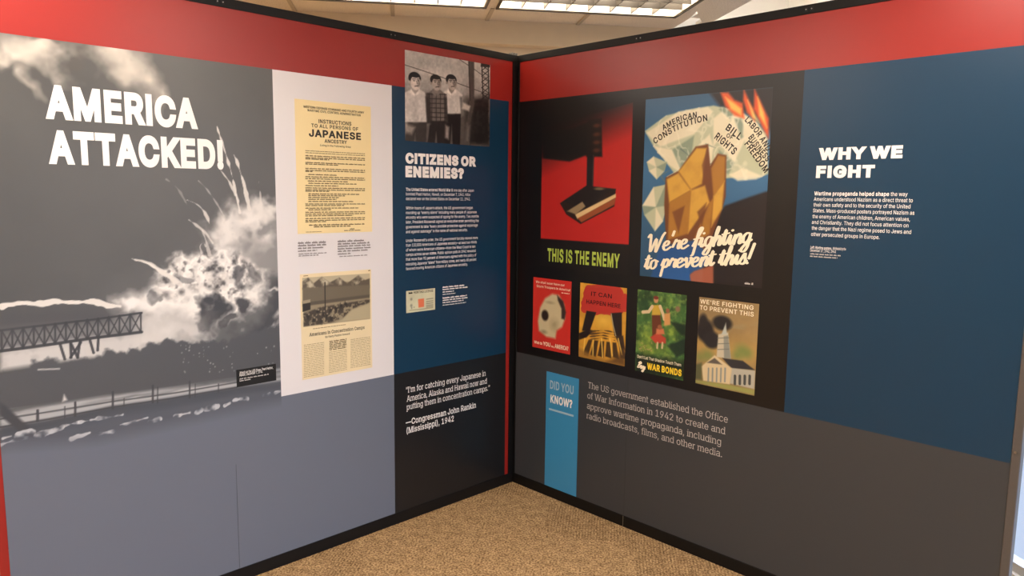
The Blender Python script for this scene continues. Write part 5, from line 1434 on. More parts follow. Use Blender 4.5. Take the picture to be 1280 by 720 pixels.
    # streamers
    for P, w, o in (([(300, 266), (294, 238), (287, 208), (271, 158)], .006, .9), ([(312, 262), (304, 228), (297, 205), (292, 193)], .0075, .9),
                    ([(294, 244), (287, 228), (276, 213)], .005, .8), ([(326, 256), (325, 240), (323, 224)], .004, .6),
                    ([(262, 280), (256, 266), (247, 256), (234, 250)], .0045, .8), ([(280, 270), (268, 250), (258, 236), (248, 226)], .003, .45),
                    ([(266, 304), (256, 290), (246, 282), (236, 275)], .0045, .7), ([(234, 256), (222, 236), (208, 224)], .0025, .3),
                    ([(262, 318), (257, 300), (253, 288)], .005, .6), ([(252, 316), (250, 308), (254, 303), (257, 308)], .003, .6),
                    ([(290, 300), (284, 288), (280, 286)], .004, .5), ([(344, 262), (348, 250), (346, 240)], .004, .5),
                    ([(226, 356), (206, 342), (188, 330), (164, 323)], .0125, .85), ([(222, 353), (204, 341), (186, 330), (168, 325)], .007, .9)):
        c.line(P, w, (226, 221, 214), o, True, .012, True)
    # dark smoke over the bridge, and the thin bright trail above it
    c.poly([(0, 388), (60, 384), (120, 384), (152, 388), (146, 402), (120, 418), (60, 428), (0, 436)], (78, 78, 80), 0.03, .75)
    c.line([(4, 383), (28, 379), (48, 380), (70, 377), (95, 378), (118, 377), (135, 381), (150, 383)], .0085, (226, 222, 216), .95, False, .016, True)
    # bright water beyond the bridge
    c.poly([(0, 436), (60, 428), (120, 420), (178, 416), (176, 436), (150, 446), (105, 448), (60, 454), (0, 463)], (205, 203, 200), 0.01, .95, 0.55 + fine)
    c.poly([(0, 412), (60, 408), (130, 402), (178, 394), (176, 416), (0, 440)], (150, 150, 150), 0.02, .5)
    # bridge truss
    K = (56, 57, 60)
    c.line([(0, 439), (60, 431), (120, 422), (177, 415)], .0055, K, .95)
    c.line([(0, 413), (60, 406), (120, 399), (177, 391)], .004, K, .9)
    n = 13
    for i in range(n + 1):
        u = i / n
        xt, xb = 2 + 174 * u, 2 + 174 * u
        yt, yb = 413 - 22 * u, 439 - 24 * u
        c.line([(xt, yt), (xb, yb)], .003, K, .9)
        if i < n:
            u2 = (i + 1) / n
            c.line([(xt, yt), (2 + 174 * u2, 439 - 24 * u2)], .0024, K, .85)
            c.line([(xb, yb), (2 + 174 * u2, 413 - 22 * u2)], .0024, K, .85)
    for P in ([(75, 430), (81, 449)], [(88, 428), (89, 447)], [(100, 426), (97, 447)], [(88, 447), (101, 428)], [(97, 447), (89, 430)], [(112, 424), (117, 441)], [(123, 422), (122, 438)]):
        c.line(P, .0045, K, .9)
    c.blob((20, 408), 60, 20, (80, 80, 82), .9, .55, .3 + fine)
    # dark shore
    c.wx, c.wz = (c.fbm(.02, 3, 151) - .5) * .02, (c.fbm(.02, 3, 161) - .5) * .03
    rough_ = 0.75 + 0.5 * fine
    c.poly([(0, 466), (22, 463), (36, 461), (40, 451), (70, 449), (72, 456), (104, 449), (128, 446), (134, 437), (158, 440), (162, 434), (176, 437), (186, 429), (196, 430),
            (206, 424), (240, 428), (280, 426), (320, 415), (362, 400), (362, 470), (300, 476), (220, 484), (140, 494), (60, 506), (0, 512)], (80, 82, 86), 0.006, 1, np.clip(rough_ + .2, 0, 1))
    c.wx = c.wz = 0.0
    c.line([(48, 462), (74, 461)], .003, (190, 188, 186), .8)
    rnd = random.Random(4)
    for _ in range(46):
        x, y = rnd.uniform(225, 348), rnd.uniform(430, 468)
        c.blob((x, y), rnd.uniform(.7, 1.6), rnd.uniform(.7, 1.8), (186, 184, 182), .8, rnd.uniform(.3, .8))
    # river strip
    st = c.fbm(0.05, 4, 90, 0.25, 2.2)
    c.poly([(0, 514), (60, 506), (140, 494), (220, 484), (300, 472), (362, 458), (362, 482), (300, 484), (220, 503), (140, 508), (60, 528), (0, 536)], (176, 178, 180), 0.008, .95, np.clip(st * 2.6 - .45, 0.25, 1))
    c.poly([(78, 502), (80, 493), (84, 500)], (205, 205, 205), 0.004)
    # quay and railing
    c.poly([(0, 534), (60, 524), (140, 508), (220, 496), (300, 483), (362, 474), (362, 486), (300, 494), (200, 516), (110, 533), (40, 548), (0, 556)], (70, 75, 83), 0.008, .9)
    Kr = (64, 66, 70)
    c.line([(0, 524), (60, 515), (140, 502), (220, 491), (296, 478)], .003, Kr, .8)
    c.line([(0, 534), (60, 524), (140, 509), (220, 497), (296, 484)], .003, Kr, .9)
    for x, y0, y1, w in ((47, 513, 526, .008), (94, 503, 520, .007), (81, 508, 522, .003), (141, 490, 511, .007), (155, 498, 508, .003), (191, 482, 503, .007), (197, 484, 504, .004),
                         (237, 477, 497, .006), (244, 480, 496, .003), (273, 480, 490, .004)):
        c.line([(x, y0), (x, y1)], w * .55, Kr, .95)
    c.poly([(0, 503), (8, 508), (30, 528), (56, 548), (40, 552), (20, 536), (0, 520)], (66, 68, 73), .005)
    c.poly([(0, 548), (60, 538), (140, 518), (220, 506), (300, 492), (362, 482), (362, 520), (200, 560), (0, 590)], (84, 90, 101), .02, .85)
    # bright snow like patches along the bottom
    for P, w in (([(113, 525), (133, 522), (153, 519)], .006), ([(219, 520), (237, 516)], .010), ([(245, 516), (251, 513)], .008), ([(258, 511), (272, 508)], .010), ([(281, 507), (287, 504)], .008),
                 ([(292, 501), (309, 498)], .006), ([(329, 494), (337, 491)], .007), ([(344, 491), (350, 489)], .006), ([(187, 527), (200, 524)], .005), ([(124, 542), (141, 539)], .007),
                 ([(89, 549), (112, 541)], .003), ([(70, 536), (96, 528)], .006), ([(48, 545), (78, 534)], .009), ([(24, 545), (36, 541)], .016), ([(0, 556), (22, 549)], .005), ([(4, 548), (14, 545)], .006),
                 ([(150, 531), (184, 522)], .002), ([(96, 528), (110, 526)], .004)):
        c.line(P, w, (205, 208, 212), .85, False, .02, tex=np.clip(c.fbm(.035, 3, 141) * 4 - 1.2, 0, 1))
    # fade into the slate grey base
    zf = c.pts([(0, 556), (120, 548), (345, 500)])
    edge = np.interp(c.S, [zf[0, 0], zf[1, 0], zf[2, 0]], zf[:, 1])
    k = np.clip((edge - c.Z) / 0.06 + .35, 0, 1)
    c.blend(k, (104, 111, 125))
    return c.build('photo_mural', t=0.0004)


lab(mural(), 'grey photograph of an explosion, smoke, a bridge truss and a railing')

lab(letter(LW, 'title_lettering', M_TEXTW, [('AMERICA', (57, 148), (247.5, 162), capm(LW, (57, 148), (61, 105)), .045, False, -.03),
                                           ('ATTACKED!', (61, 205), (279.5, 212), capm(LW, (61, 205), (66, 162.5)), .045, False, -.03)]), 'large white heading AMERICA ATTACKED!')
card = LW.field('caption_card', M_HOLE, [quad_rect(LW, (295, 462.5), (345, 454.5), (296, 484), (345, 475.5))], 0.0005, 0.0012)
lab(card, 'small black caption plate on the mural')
letter(LW, 'caption_lettering', M_TEXTW, [('Attack on the USS Shaw, Pearl Harbor,', (299.3, 467.8), (341, 460.6), .011, .01), ('Hawaii, December 7, 1941', (299.3, 470.8), (328, 465.4), .0105, .01)], card, t=.0018)
dashes(LW, 'caption_small_print', M_TEXTG, [((299.3, 474.6), (335.5, 468.4), .006), ((299.3, 477), (313, 474.6), .006)], card)

# ---- white column: tan notice, captions, magazine page
r_ = quad_rect(LW, (368, 124.3), (463.7, 132.5), (372, 291.3), (464.6, 290.7))
nb = LW.field('tan_notice', mat('print_tan', rgb(242, 220, 164), PR, PS), [r_], 0.0003, 0.0008)
lab(nb, 'tan official notice headed INSTRUCTIONS')
letter(LW, 'notice_heading', M_TEXTK, [
    ('WESTERN DEFENSE COMMAND AND FOURTH ARMY', (379, 134.6), (455, 142.2), .0095, .02),
    ('WARTIME CIVIL CONTROL ADMINISTRATION', (384, 139.4), (450.5, 145.2), .0095, .02)], nb, t=.0014)
letter(LW, 'notice_title', M_TEXTK, [
    ('INSTRUCTIONS', (398, 153.2), (439, 157.8), .0165, .02), ('TO ALL PERSONS OF', (389, 158.6), (447.5, 164), .0155, .02, False, .03),
    ('JAPANESE', (386, 170.2), (451, 175.6), .032, .034), ('ANCESTRY', (405.5, 178), (433.5, 180.6), .0155, .024),
    ('Living in the Following Area:', (400, 182.6), (438.5, 185), .0085, .012)], nb, t=.0014)
rows = []
nz = 0
for k, (y0, ln, ind) in enumerate([(187.5, 1, 0), (190, 1, 0), (194, 1, 0), (196.4, 1, 0), (198.8, .4, 0), (202.5, 1, 0), (205, .55, 0), (210, 1, 0), (212.4, 1, 0), (214.8, .12, 0),
                                   (218, .5, .05), (220.4, 1, 0), (222.8, 1, 0), (226, .7, .04), (228.6, .85, .05), (232, .55, 0), (234.4, 1, 0), (236.8, 1, 0), (239.2, .4, 0), (242, .9, .05), (244.4, .65, .05),
                                   (246.8, .55, .05), (249.2, .5, .05), (251.6, .8, .05), (254.6, 1, 0), (257, .65, 0), (260, .9, 0), (262.6, .4, .05), (265, 1, 0), (267.4, 1, 0), (269.8, .8, 0),
                                   (273, 1, 0), (275.4, 1, 0), (277.8, .35, 0)]):
    sl = (185 - 187.5) / 170 * (y0 - 187) / 1.0 * 0.0
    rgt = y0 + 6.5 - (y0 - 187.5) * 0.066
    x0, x1 = 381.5 + 74.5 * ind, 381.5 + 74.5 * (ind + (1 - ind) * ln)
    rows.append(((x0, y0 + (rgt - y0) * ind), (x1, y0 + (rgt - y0) * (ind + (1 - ind) * ln)), .0062 if k > 1 else .004))
rows += [((386, 281.5), (456, 281.5), .007), ((392, 284.2), (438, 283.5), .007), ((437, 287), (443, 286.6), .006), ((430, 288.8), (451, 288.2), .005), ((382, 290.3), (402, 290), .003)]
dashes(LW, 'notice_small_print', mat('ink_notice_brown', rgb(98, 76, 44), PR, PS), rows, nb, t=.0014, seed=5)
lab(dashes(LW, 'caption_small_print', M_TEXTGR, [((372.2, 305.4), (407, 303.6), .011), ((372.2, 308.6), (407.5, 306.6), .010), ((372.2, 312), (405, 309.8), .009), ((372.2, 315.2), (396, 313.6), .008), ((373, 318.4), (408, 316.6), .006), ((373, 320.8), (398, 319.4), .006)], seed=8), 'small caption under the left half of the notice')
lab(dashes(LW, 'caption_small_print', M_TEXTGR, [((421.8, 303), (456, 301.6), .011), ((421.8, 306), (461.5, 304.6), .010), ((421.8, 309), (462.5, 307.2), .009), ((421.8, 312.2), (463, 310.2), .009), ((421.8, 315.4), (460, 313.2), .009), ((421.8, 318.6), (438, 317.6), .008), ((424, 321.4), (459, 319.4), .006)], seed=9), 'small caption under the right half of the notice')


def magazine():
    rect = quad_rect(LW, (374.5, 343.5), (464, 336), (378, 475), (465, 459.5))
    c = Canvas(LW, rect, 0.0022)
    c.C[:] = np.array([236, 218, 176]) / 255
    c.C *= (0.96 + 0.06 * c.fbm(0.1, 3, 2))[..., None]
    # photograph of a camp below mountains
    P = [(378, 347.5), (462, 342), (462.5, 398.5), (379.5, 408.5)]
    n1, n2 = c.fbm(0.03, 4, 4), c.fbm(0.012, 3, 6)
    c.poly(P, (150, 138, 112))
    c.poly([(378, 347.5), (462, 342), (462, 350), (378, 356)], (190, 178, 148))
    c.poly([(378, 352), (385, 347), (392, 354), (402, 346), (412, 353), (424, 347), (434, 354), (448, 344), (456, 350), (462, 348), (462, 360), (378, 362)], (96, 86, 72), .003)
    c.poly([(378, 353), (385, 347), (392, 354), (402, 346), (412, 353), (424, 347), (434, 354), (448, 344), (456, 350), (462, 348), (462, 358), (378, 361)], (205, 194, 166), .003, .9, np.clip(n1 * 4 - 1.9, 0, 1))
    c.poly([(378, 360), (462, 356), (462, 369), (378, 378)], (112, 102, 84), .004)
    c.poly([(378, 378), (420, 373), (462, 368), (462, 372), (378, 383)], (90, 82, 68), .003)
    c.poly([(378, 377), (388, 375), (388, 387), (378, 390)], (50, 44, 38))
    c.poly([(378, 376), (388, 374), (388, 378), (378, 380)], (160, 148, 122))
    c.poly([(379, 392), (400, 384), (462, 374), (462, 378), (440, 386), (428, 398), (410, 404), (379.5, 408)], (70, 62, 52), .004, 1, np.clip(n2 * 5 - 1.7, 0, 1))
    c.poly([(428, 399), (440, 387), (462, 379), (462.5, 398), (420, 403)], (178, 166, 134), .004)
    c.line([(406, 353), (406.5, 387)], .0028, (52, 46, 40))
    for x, y in ((385, 396), (392, 400), (402, 402), (404, 392), (414, 398), (413, 388), (420, 386), (426, 382), (432, 380), (397, 390), (408, 395)):
        c.blob((x, y), 2.6, 5, (44, 39, 33), .7, .85)
        c.blob((x + 1, y - 3), 1.5, 1.6, (190, 176, 148), .7, .7)
    o = c.build('magazine_page', t=.0008)
    lab(o, 'tan magazine page with a camp photograph on top')
    letter(LW, 'page_heading', M_TEXTK, [('Americans in Concentration Camps', (386.5, 420.6), (455.5, 411), .0155, .012, True), ('By Harry Paxton Howard', (406.5, 422.3), (437, 418.2), .009, .01, True)], o, t=.0014)
    rws = []
    for (xa, xb, ya, yb, n, dy) in ((379.5, 405, 432, 428.5, 19, 2.2), (411, 433.5, 440.5, 437.5, 13, 2.1), (438, 463, 425, 421.5, 18, 2.05)):
        for k in range(n):
            rws.append(((xa, ya + dy * k), (xb, yb + dy * k - .02 * k), .0045))
    dashes(LW, 'page_columns', mat('ink_faded', rgb(176, 156, 118), PR, PS), rws, o, t=.0014, seed=3)
    dashes(LW, 'page_pull_quote', M_TEXTB, [((411.5, 427.5 + 2.1 * k), (433, 424.8 + 2.05 * k), .007) for k in range(6)], o, t=.0014, seed=4)
    dashes(LW, 'page_folio', M_TEXTB, [((379, 345.6), (385, 345.2), .005)], o, t=.0014, seed=6)
    dashes(LW, 'page_number', M_TEXTB, [((460, 339), (462.5, 338.8), .006)], o, t=.0014, seed=7)
    dashes(LW, 'photo_caption', M_TEXTB, [((391, 411.3), (432, 406.3), .004)], o, t=.0014, seed=8)


magazine()


# ---- blue column
def boys():
    c = Canvas(LW, quad_rect(LW, (505.6, 62.2), (612.2, 81), (506.7, 176), (612.2, 183.3)), 0.0025)
    n = c.fbm(0.1, 4, 3)
    f = c.fbm(0.02, 3, 9)
    hz = (c.Z - c.Z.min()) / (c.Z.max() - c.Z.min())
    c.C[:] = ((112 + 62 * hz + 40 * (n - .5)) / 255)[..., None] * np.array([1, .97, .94])
    q = lambda x, y: (490 + x / 4.5, 50 + y / 4.5)
    Q = lambda P: [q(*p) for p in P]
    c.blob(q(250, 190), 40, 12, (196, 188, 180), .9, .7)
    c.poly(Q([(420, 330), (550, 310), (550, 600), (380, 590), (400, 420)]), (58, 54, 52), .02, .95, .5 + n)
    c.poly(Q([(560, 560), (540, 330), (470, 340), (440, 590)]), (44, 41, 40), .01, .8, np.clip(f * 3 - .7, 0, 1))
    c.poly(Q([(75, 300), (160, 290), (300, 320), (420, 330), (420, 600), (75, 580)]), (92, 88, 84), .02, .8)
    for P in ([(72, 140), (240, 195), (400, 255), (550, 310)], [(380, 110), (470, 170), (548, 230)]):
        c.line(Q(P), .002, (62, 58, 56), .8)
    # lattice tower
    for P in ([(505, 140), (512, 330)], [(540, 140), (545, 330)]):
        c.line(Q(P), .004, (52, 48, 46), .9)
    for k in range(6):
        y = 140 + 32 * k
        c.line(Q([(503, y), (545, y + 32)]), .0025, (52, 48, 46), .8)
        c.line(Q([(543, y), (505, y + 32)]), .0025, (52, 48, 46), .8)
    c.poly(Q([(500, 130), (550, 135), (550, 155), (498, 150)]), (52, 48, 46))
    # fence post
    c.poly(Q([(428, 115), (462, 122), (462, 360), (440, 470), (420, 470), (436, 330)]), (84, 79, 76), .004)
    c.line(Q([(432, 120), (438, 340)]), .003, (58, 54, 52), .8)

    def boy(hx, hy, hr, face, shirt, trouser, sh, hem, plaid=False, left=0, right=0):
        # body
        t_, b_ = hy + hr * 1.15, hem
        c.poly(Q([(hx - hr * .9, b_ - 10), (hx + sh * .85, b_ - 10), (hx + sh * .75, 605), (hx + hr * .2, 605), (hx, b_ + 60), (hx - hr * .3, 605), (hx - sh * .85, 605)]), trouser, .004)
        c.poly(Q([(hx - sh, t_ + 26), (hx - hr * .5, t_ - 6), (hx + hr * .5, t_ - 6), (hx + sh, t_ + 30), (hx + sh * 1.02, b_), (hx - sh * 1.02, b_)]), shirt, .004)
        c.poly(Q([(hx - sh, t_ + 26), (hx - sh * 1.18, t_ + 90), (hx - sh * 1.12, b_ + 20), (hx - sh * .86, b_ + 10), (hx - sh * .8, t_ + 60)]), tuple(v * .8 for v in shirt), .004)
        c.poly(Q([(hx + sh * .72, t_ + 40), (hx + sh * .98, t_ + 40), (hx + sh * 1.12, b_ + 10), (hx + sh * .86, b_ + 20)]), tuple(v * .62 for v in shirt), .006)
        c.poly(Q([(hx - sh * .3, t_ + 60), (hx + sh * .1, t_ + 50), (hx + sh * .2, b_), (hx - sh * .1, b_)]), tuple(v * .86 for v in shirt), .012, .5)
        if plaid:
            for k in range(7):
                y = t_ + 20 + 26 * k
                c.line(Q([(hx - sh * .95, y), (hx + sh * .95, y + 4)]), .003, (52, 48, 47), .6)
            for k in range(5):
                x = hx - sh * .8 + sh * .4 * k
                c.line(Q([(x, t_ + 20), (x, b_)]), .003, (52, 48, 47), .55)
        c.poly(Q([(hx - hr * .4, t_ - 30), (hx + hr * .45, t_ - 30), (hx + hr * .5, t_ + 8), (hx, t_ + 24), (hx - hr * .5, t_ + 8)]), tuple(v * .8 for v in face), .004)
        c.poly(Q([(hx - hr * .55, t_ - 4), (hx, t_ + 26), (hx - hr * .1, t_ + 34), (hx - hr * .7, t_ + 14)]), tuple(min(255, v * 1.12) for v in shirt), .003)
        c.poly(Q([(hx + hr * .55, t_ - 4), (hx, t_ + 26), (hx + hr * .1, t_ + 34), (hx + hr * .7, t_ + 14)]), tuple(min(255, v * 1.1) for v in shirt), .003)
        # head, hair, face
        c.blob(q(hx - hr * .06, hy - hr * .38), hr / 4.5 * .84, hr / 4.5 * .86, (36, 33, 32), .12)
        c.blob(q(hx + hr * .08, hy + hr * .22), hr / 4.5 * .7, hr / 4.5 * .98, face, .14)
        c.blob(q(hx - hr * .05, hy - hr * .78), hr / 4.5 * .76, hr / 4.5 * .34, (36, 33, 32), .3)
        c.blob(q(hx + hr * .5, hy + hr * .3), hr / 4.5 * .36, hr / 4.5 * .8, tuple(v * .6 for v in face), .9, .8)
        c.blob(q(hx - hr * .78, hy + hr * .1), hr / 4.5 * .16, hr / 4.5 * .26, tuple(v * .85 for v in face), .3)
        for e in (-.16, .42):
            c.blob(q(hx + hr * e, hy - hr * .08), hr / 4.5 * .17, hr / 4.5 * .09, (40, 36, 34), .5, .9)
            c.line(Q([(hx + hr * (e - .2), hy - hr * .3), (hx + hr * (e + .2), hy - hr * .3)]), .0018, (50, 46, 44), .8)
        c.line(Q([(hx + hr * .18, hy), (hx + hr * .26, hy + hr * .34)]), .0018, (70, 64, 60), .7)
        c.line(Q([(hx - hr * .05, hy + hr * .66), (hx + hr * .4, hy + hr * .62)]), .0022, (62, 54, 52), .8)

    boy(335, 238, 36, (168, 158, 150), (188, 182, 176), (46, 43, 42), 62, 415)
    boy(248, 240, 37, (166, 156, 148), (112, 107, 103), (54, 51, 50), 60, 455, True)
    boy(130, 232, 42, (196, 186, 178), (186, 180, 174), (70, 66, 64), 78, 462)
    c.poly(Q([(188, 300), (214, 300), (222, 470), (196, 470)]), (50, 47, 46), .006, .8)
    c.poly(Q([(398, 350), (440, 372), (432, 400), (392, 386)]), (178, 170, 162), .006)
    c.poly(Q([(300, 480), (322, 490), (318, 560), (298, 550)]), (164, 156, 150), .008, .8)
    c.poly(Q([(75, 470), (130, 490), (110, 530), (75, 520)]), (170, 162, 154), .01, .7)
    c.poly(Q([(420, 470), (440, 480), (432, 580), (412, 570)]), (130, 124, 120), .01, .6)
    c.C = np.clip((c.C - .42) * 1.28 + .40, .07, .95)
    c.C *= (.9 + .2 * c.fbm(.012, 2, 99))[..., None]
    o = c.build('boys_photograph', t=.0008)
    lab(o, 'grey photograph of three boys standing by a fence')


boys()
lab(letter(LW, 'heading_lettering', M_TEXTW, [('CITIZENS OR', (506.6, 204.4), (594.8, 208.4), capm(LW, (506.6, 204.6), (506.6, 191)), .06, False, -.03),
                                             ('ENEMIES?', (506.6, 221.2), (579.5, 223.9), capm(LW, (506.6, 221.5), (506.6, 207.2)), .06, False, -.03)]), 'white heading CITIZENS OR ENEMIES?')
BH = .0142
body = []
for t_, y0, x1, y1 in [
    ('*The United States entered World War II* one day after Japan', 238.7, 592, 239.6), ('bombed Pearl Harbor, Hawaii, on December 7, 1941. Hitler', 244.4, 588, 244.9),
    ('declared war on the United States on December 11, 1941.', 250.2, 587.7, 250.4),
    ("Within hours of Japan\u2019s attack, the US government began", 261.7, 590.6, 261.3), ('rounding up \u201cenemy aliens\u201d including many people of Japanese', 267.5, 595.5, 266.6),
    ('ancestry who were suspected of spying for the enemy. Two months', 273.3, 598, 272), ('later, President Roosevelt signed an executive order permitting the', 279.2, 598, 277.5),
    ('government to take \u201cevery possible protection against espionage', 285.2, 596.7, 283.2), ('and against sabotage\u201d in the name of national security.', 291.2, 584, 289.2),
    ("Under Roosevelt\u2019s order, the US government forcibly moved more", 302.1, 596.9, 299.1), ('than 110,000 Americans of Japanese ancestry\u2014at least two-thirds', 307.9, 595.5, 304.5),
    ('of whom were American citizens\u2014from the West Coast to ten', 313.9, 593.7, 310), ('camps across seven states. Public opinion polls in 1942 revealed', 319.8, 594.3, 315.2),
    ('that more than 93 percent of Americans agreed with this policy of', 325.8, 595, 320.4), ('relocating Japanese \u201caliens\u201d from military zones, and nearly 60 percent', 331.7, 595, 326),
    ('favored moving American citizens of Japanese ancestry.', 337.5, 584.2, 332)]:
    body.append((t_, (507.2, y0), (x1, y1), BH, 0.0))
for a_, b_, tx in ((0, 3, 'first white paragraph on the blue column'), (3, 9, 'middle white paragraph on the blue column'), (9, 16, 'last white paragraph on the blue column')):
    lab(letter(LW, 'paragraph', M_TEXTW, body[a_:b_]), tx)


def licence():
    rect = quad_rect(LW, (507.6, 364), (543.8, 360), (507.6, 391), (543.8, 387.3))
    c = Canvas(LW, rect, 0.0022)
    c.C[:] = np.array([206, 204, 172]) / 255
    c.C *= (0.93 + 0.12 * c.fbm(0.05, 3, 2))[..., None]
    c.poly([(522.5, 374), (530, 373), (530, 383.5), (523, 384.5)], (228, 122, 86))
    for y in (374, 377, 379.5, 382, 384):
        c.line([(533, y), (541, y - 1.1)], .0025, (120, 118, 100), .7)
    for x, y, r in ((514, 374, 2), (514, 382, 2.2), (514.5, 385, 1.4), (517.5, 384, 1)):
        c.blob((x, y), r, r * 1.3, (90, 92, 84), .8, .6)
    c.line([(512, 388), (530, 386), (541, 384.6)], .0018, (120, 112, 90), .7)
    o = c.build('licence_card', t=.0008)
    lab(o, 'small cream card with an orange square')
    letter(LW, 'card_heading', M_TEXTK, [('HUNTING LICENSE', (517, 367.2), (541.3, 364.6), .0125, .012)], o, t=.0014)
    dashes(LW, 'card_small_print', M_TEXTK, [((510.5, 367.9), (516, 367.3), .012)], o, t=.0014, seed=2)


licence()
lab(dashes(LW, 'caption_small_print', M_TEXTW, [((553, 360.2), (580, 357.3), .0095), ((553, 362.8), (584, 359.6), .0085), ((553, 366), (567, 364.3), .0075), ((553, 368.8), (569, 366.8), .0055),
                                           ((553, 373.6), (583, 370.2), .0095), ((553, 376.4), (584, 372.6), .0085), ((553, 379.2), (579, 376), .0075), ((553, 382), (582, 378.6), .0055)], seed=12), 'tiny white captions beside the cream card')
capq = capm(LW, (507, 490.8), (507, 482.8))
lab(letter(LW, 'quotation_lettering', M_TEXTW, [
    ('\u201cI\u2019m for catching every Japanese in', (507.2, 490.8), (606.9, 469.9), capq * .92, .0, True),
    ('America, Alaska and Hawaii now and', (508, 501.8), (608.4, 479.6), capq * .92, .0, True),
    ('putting them in concentration camps.\u201d', (508, 511.2), (612, 488.9), capq * .92, .0, True)]), 'white serif quotation on charcoal')
lab(letter(LW, 'attribution_lettering', M_TEXTW, [
    ('\u2014Congressman John Rankin', (507, 531), (594.7, 510.2), capq * .95, .012, True),
    ('(Mississippi), 1942', (508, 541.4), (567, 527), capq * .95, .012, True)]), 'bold white attribution under the quotation')


# ------------------------------------------------------------------ right wall
def poster(name, P, cell, base):
    c = Canvas(RW, quad_rect(RW, *P), cell)
    c.C[:] = np.array(base) / 255
    return c


def poster_dagger_red():
    # plain red poster: dark block, slim dark upright, pale brown slab
    c = poster('p', ((678, 137), (791.8, 128), (675.2, 333.5), (784.8, 343)), .003, (22, 17, 16))
    n = c.fbm(.2, 4, 3)
    c.poly([(678, 160), (791.5, 128), (786.4, 305.8), (676, 298)], (186, 36, 32), .003)
    hz = c.pts([(700, 125), (700, 225)])[:, 1]
    k = np.clip((c.Z - hz[1]) / (hz[0] - hz[1]), 0, 1)
    hx = c.pts([(675, 200), (790, 200)])[:, 0]
    kx = np.clip((c.S - hx[0]) / (hx[1] - hx[0]), 0, 1)
    c.blend(np.clip(k * 1.9 - kx * .95, 0, 1) * .97, (18, 13, 13))
    c.poly([(678, 166), (716, 160), (738, 152), (738, 192), (712, 202), (679, 198)], (20, 16, 16), .006)
    c.poly([(735, 150), (752, 148), (753, 196), (733, 196)], (26, 18, 16), .006)
    for y in (157, 168, 178, 188):
        c.blob((746, y), 7, 4, (120, 62, 40), .7, .6)
    c.poly([(734, 194), (743, 193), (741, 252), (733, 252)], (24, 18, 20), .003)
    c.line([(742, 194), (740, 250)], .002, (96, 66, 62), .8)
    # slab
    c.poly([(700, 254), (733, 232), (770, 236), (768, 258), (726, 280), (708, 268)], (40, 26, 22), .003)
    c.poly([(704, 252), (734, 233), (766, 237), (730, 262)], (30, 22, 22), .003)
    c.poly([(719, 268), (770, 242), (770, 247), (722, 274)], (226, 194, 140), .003)
    c.poly([(722, 273), (770, 247), (768, 256), (727, 278)], (150, 78, 44), .003)
    c.poly([(709, 264), (728, 252), (732, 258), (720, 268)], (150, 128, 96), .004)
    c.blob((749, 236), 9, 2.4, (150, 130, 90), .6, .7)
    o = c.build('poster', t=.0008)
    lab(o, 'red and black poster, words THIS IS THE ENEMY')
    letter(RW, 'poster_lettering', M_TEXTYG, [('THIS IS THE ENEMY', (684.5, 326), (774.5, 335.7), capm(RW, (684.5, 326), (684.5, 309.7)), .03, False, .01)], o, t=.0016)


poster_dagger_red()


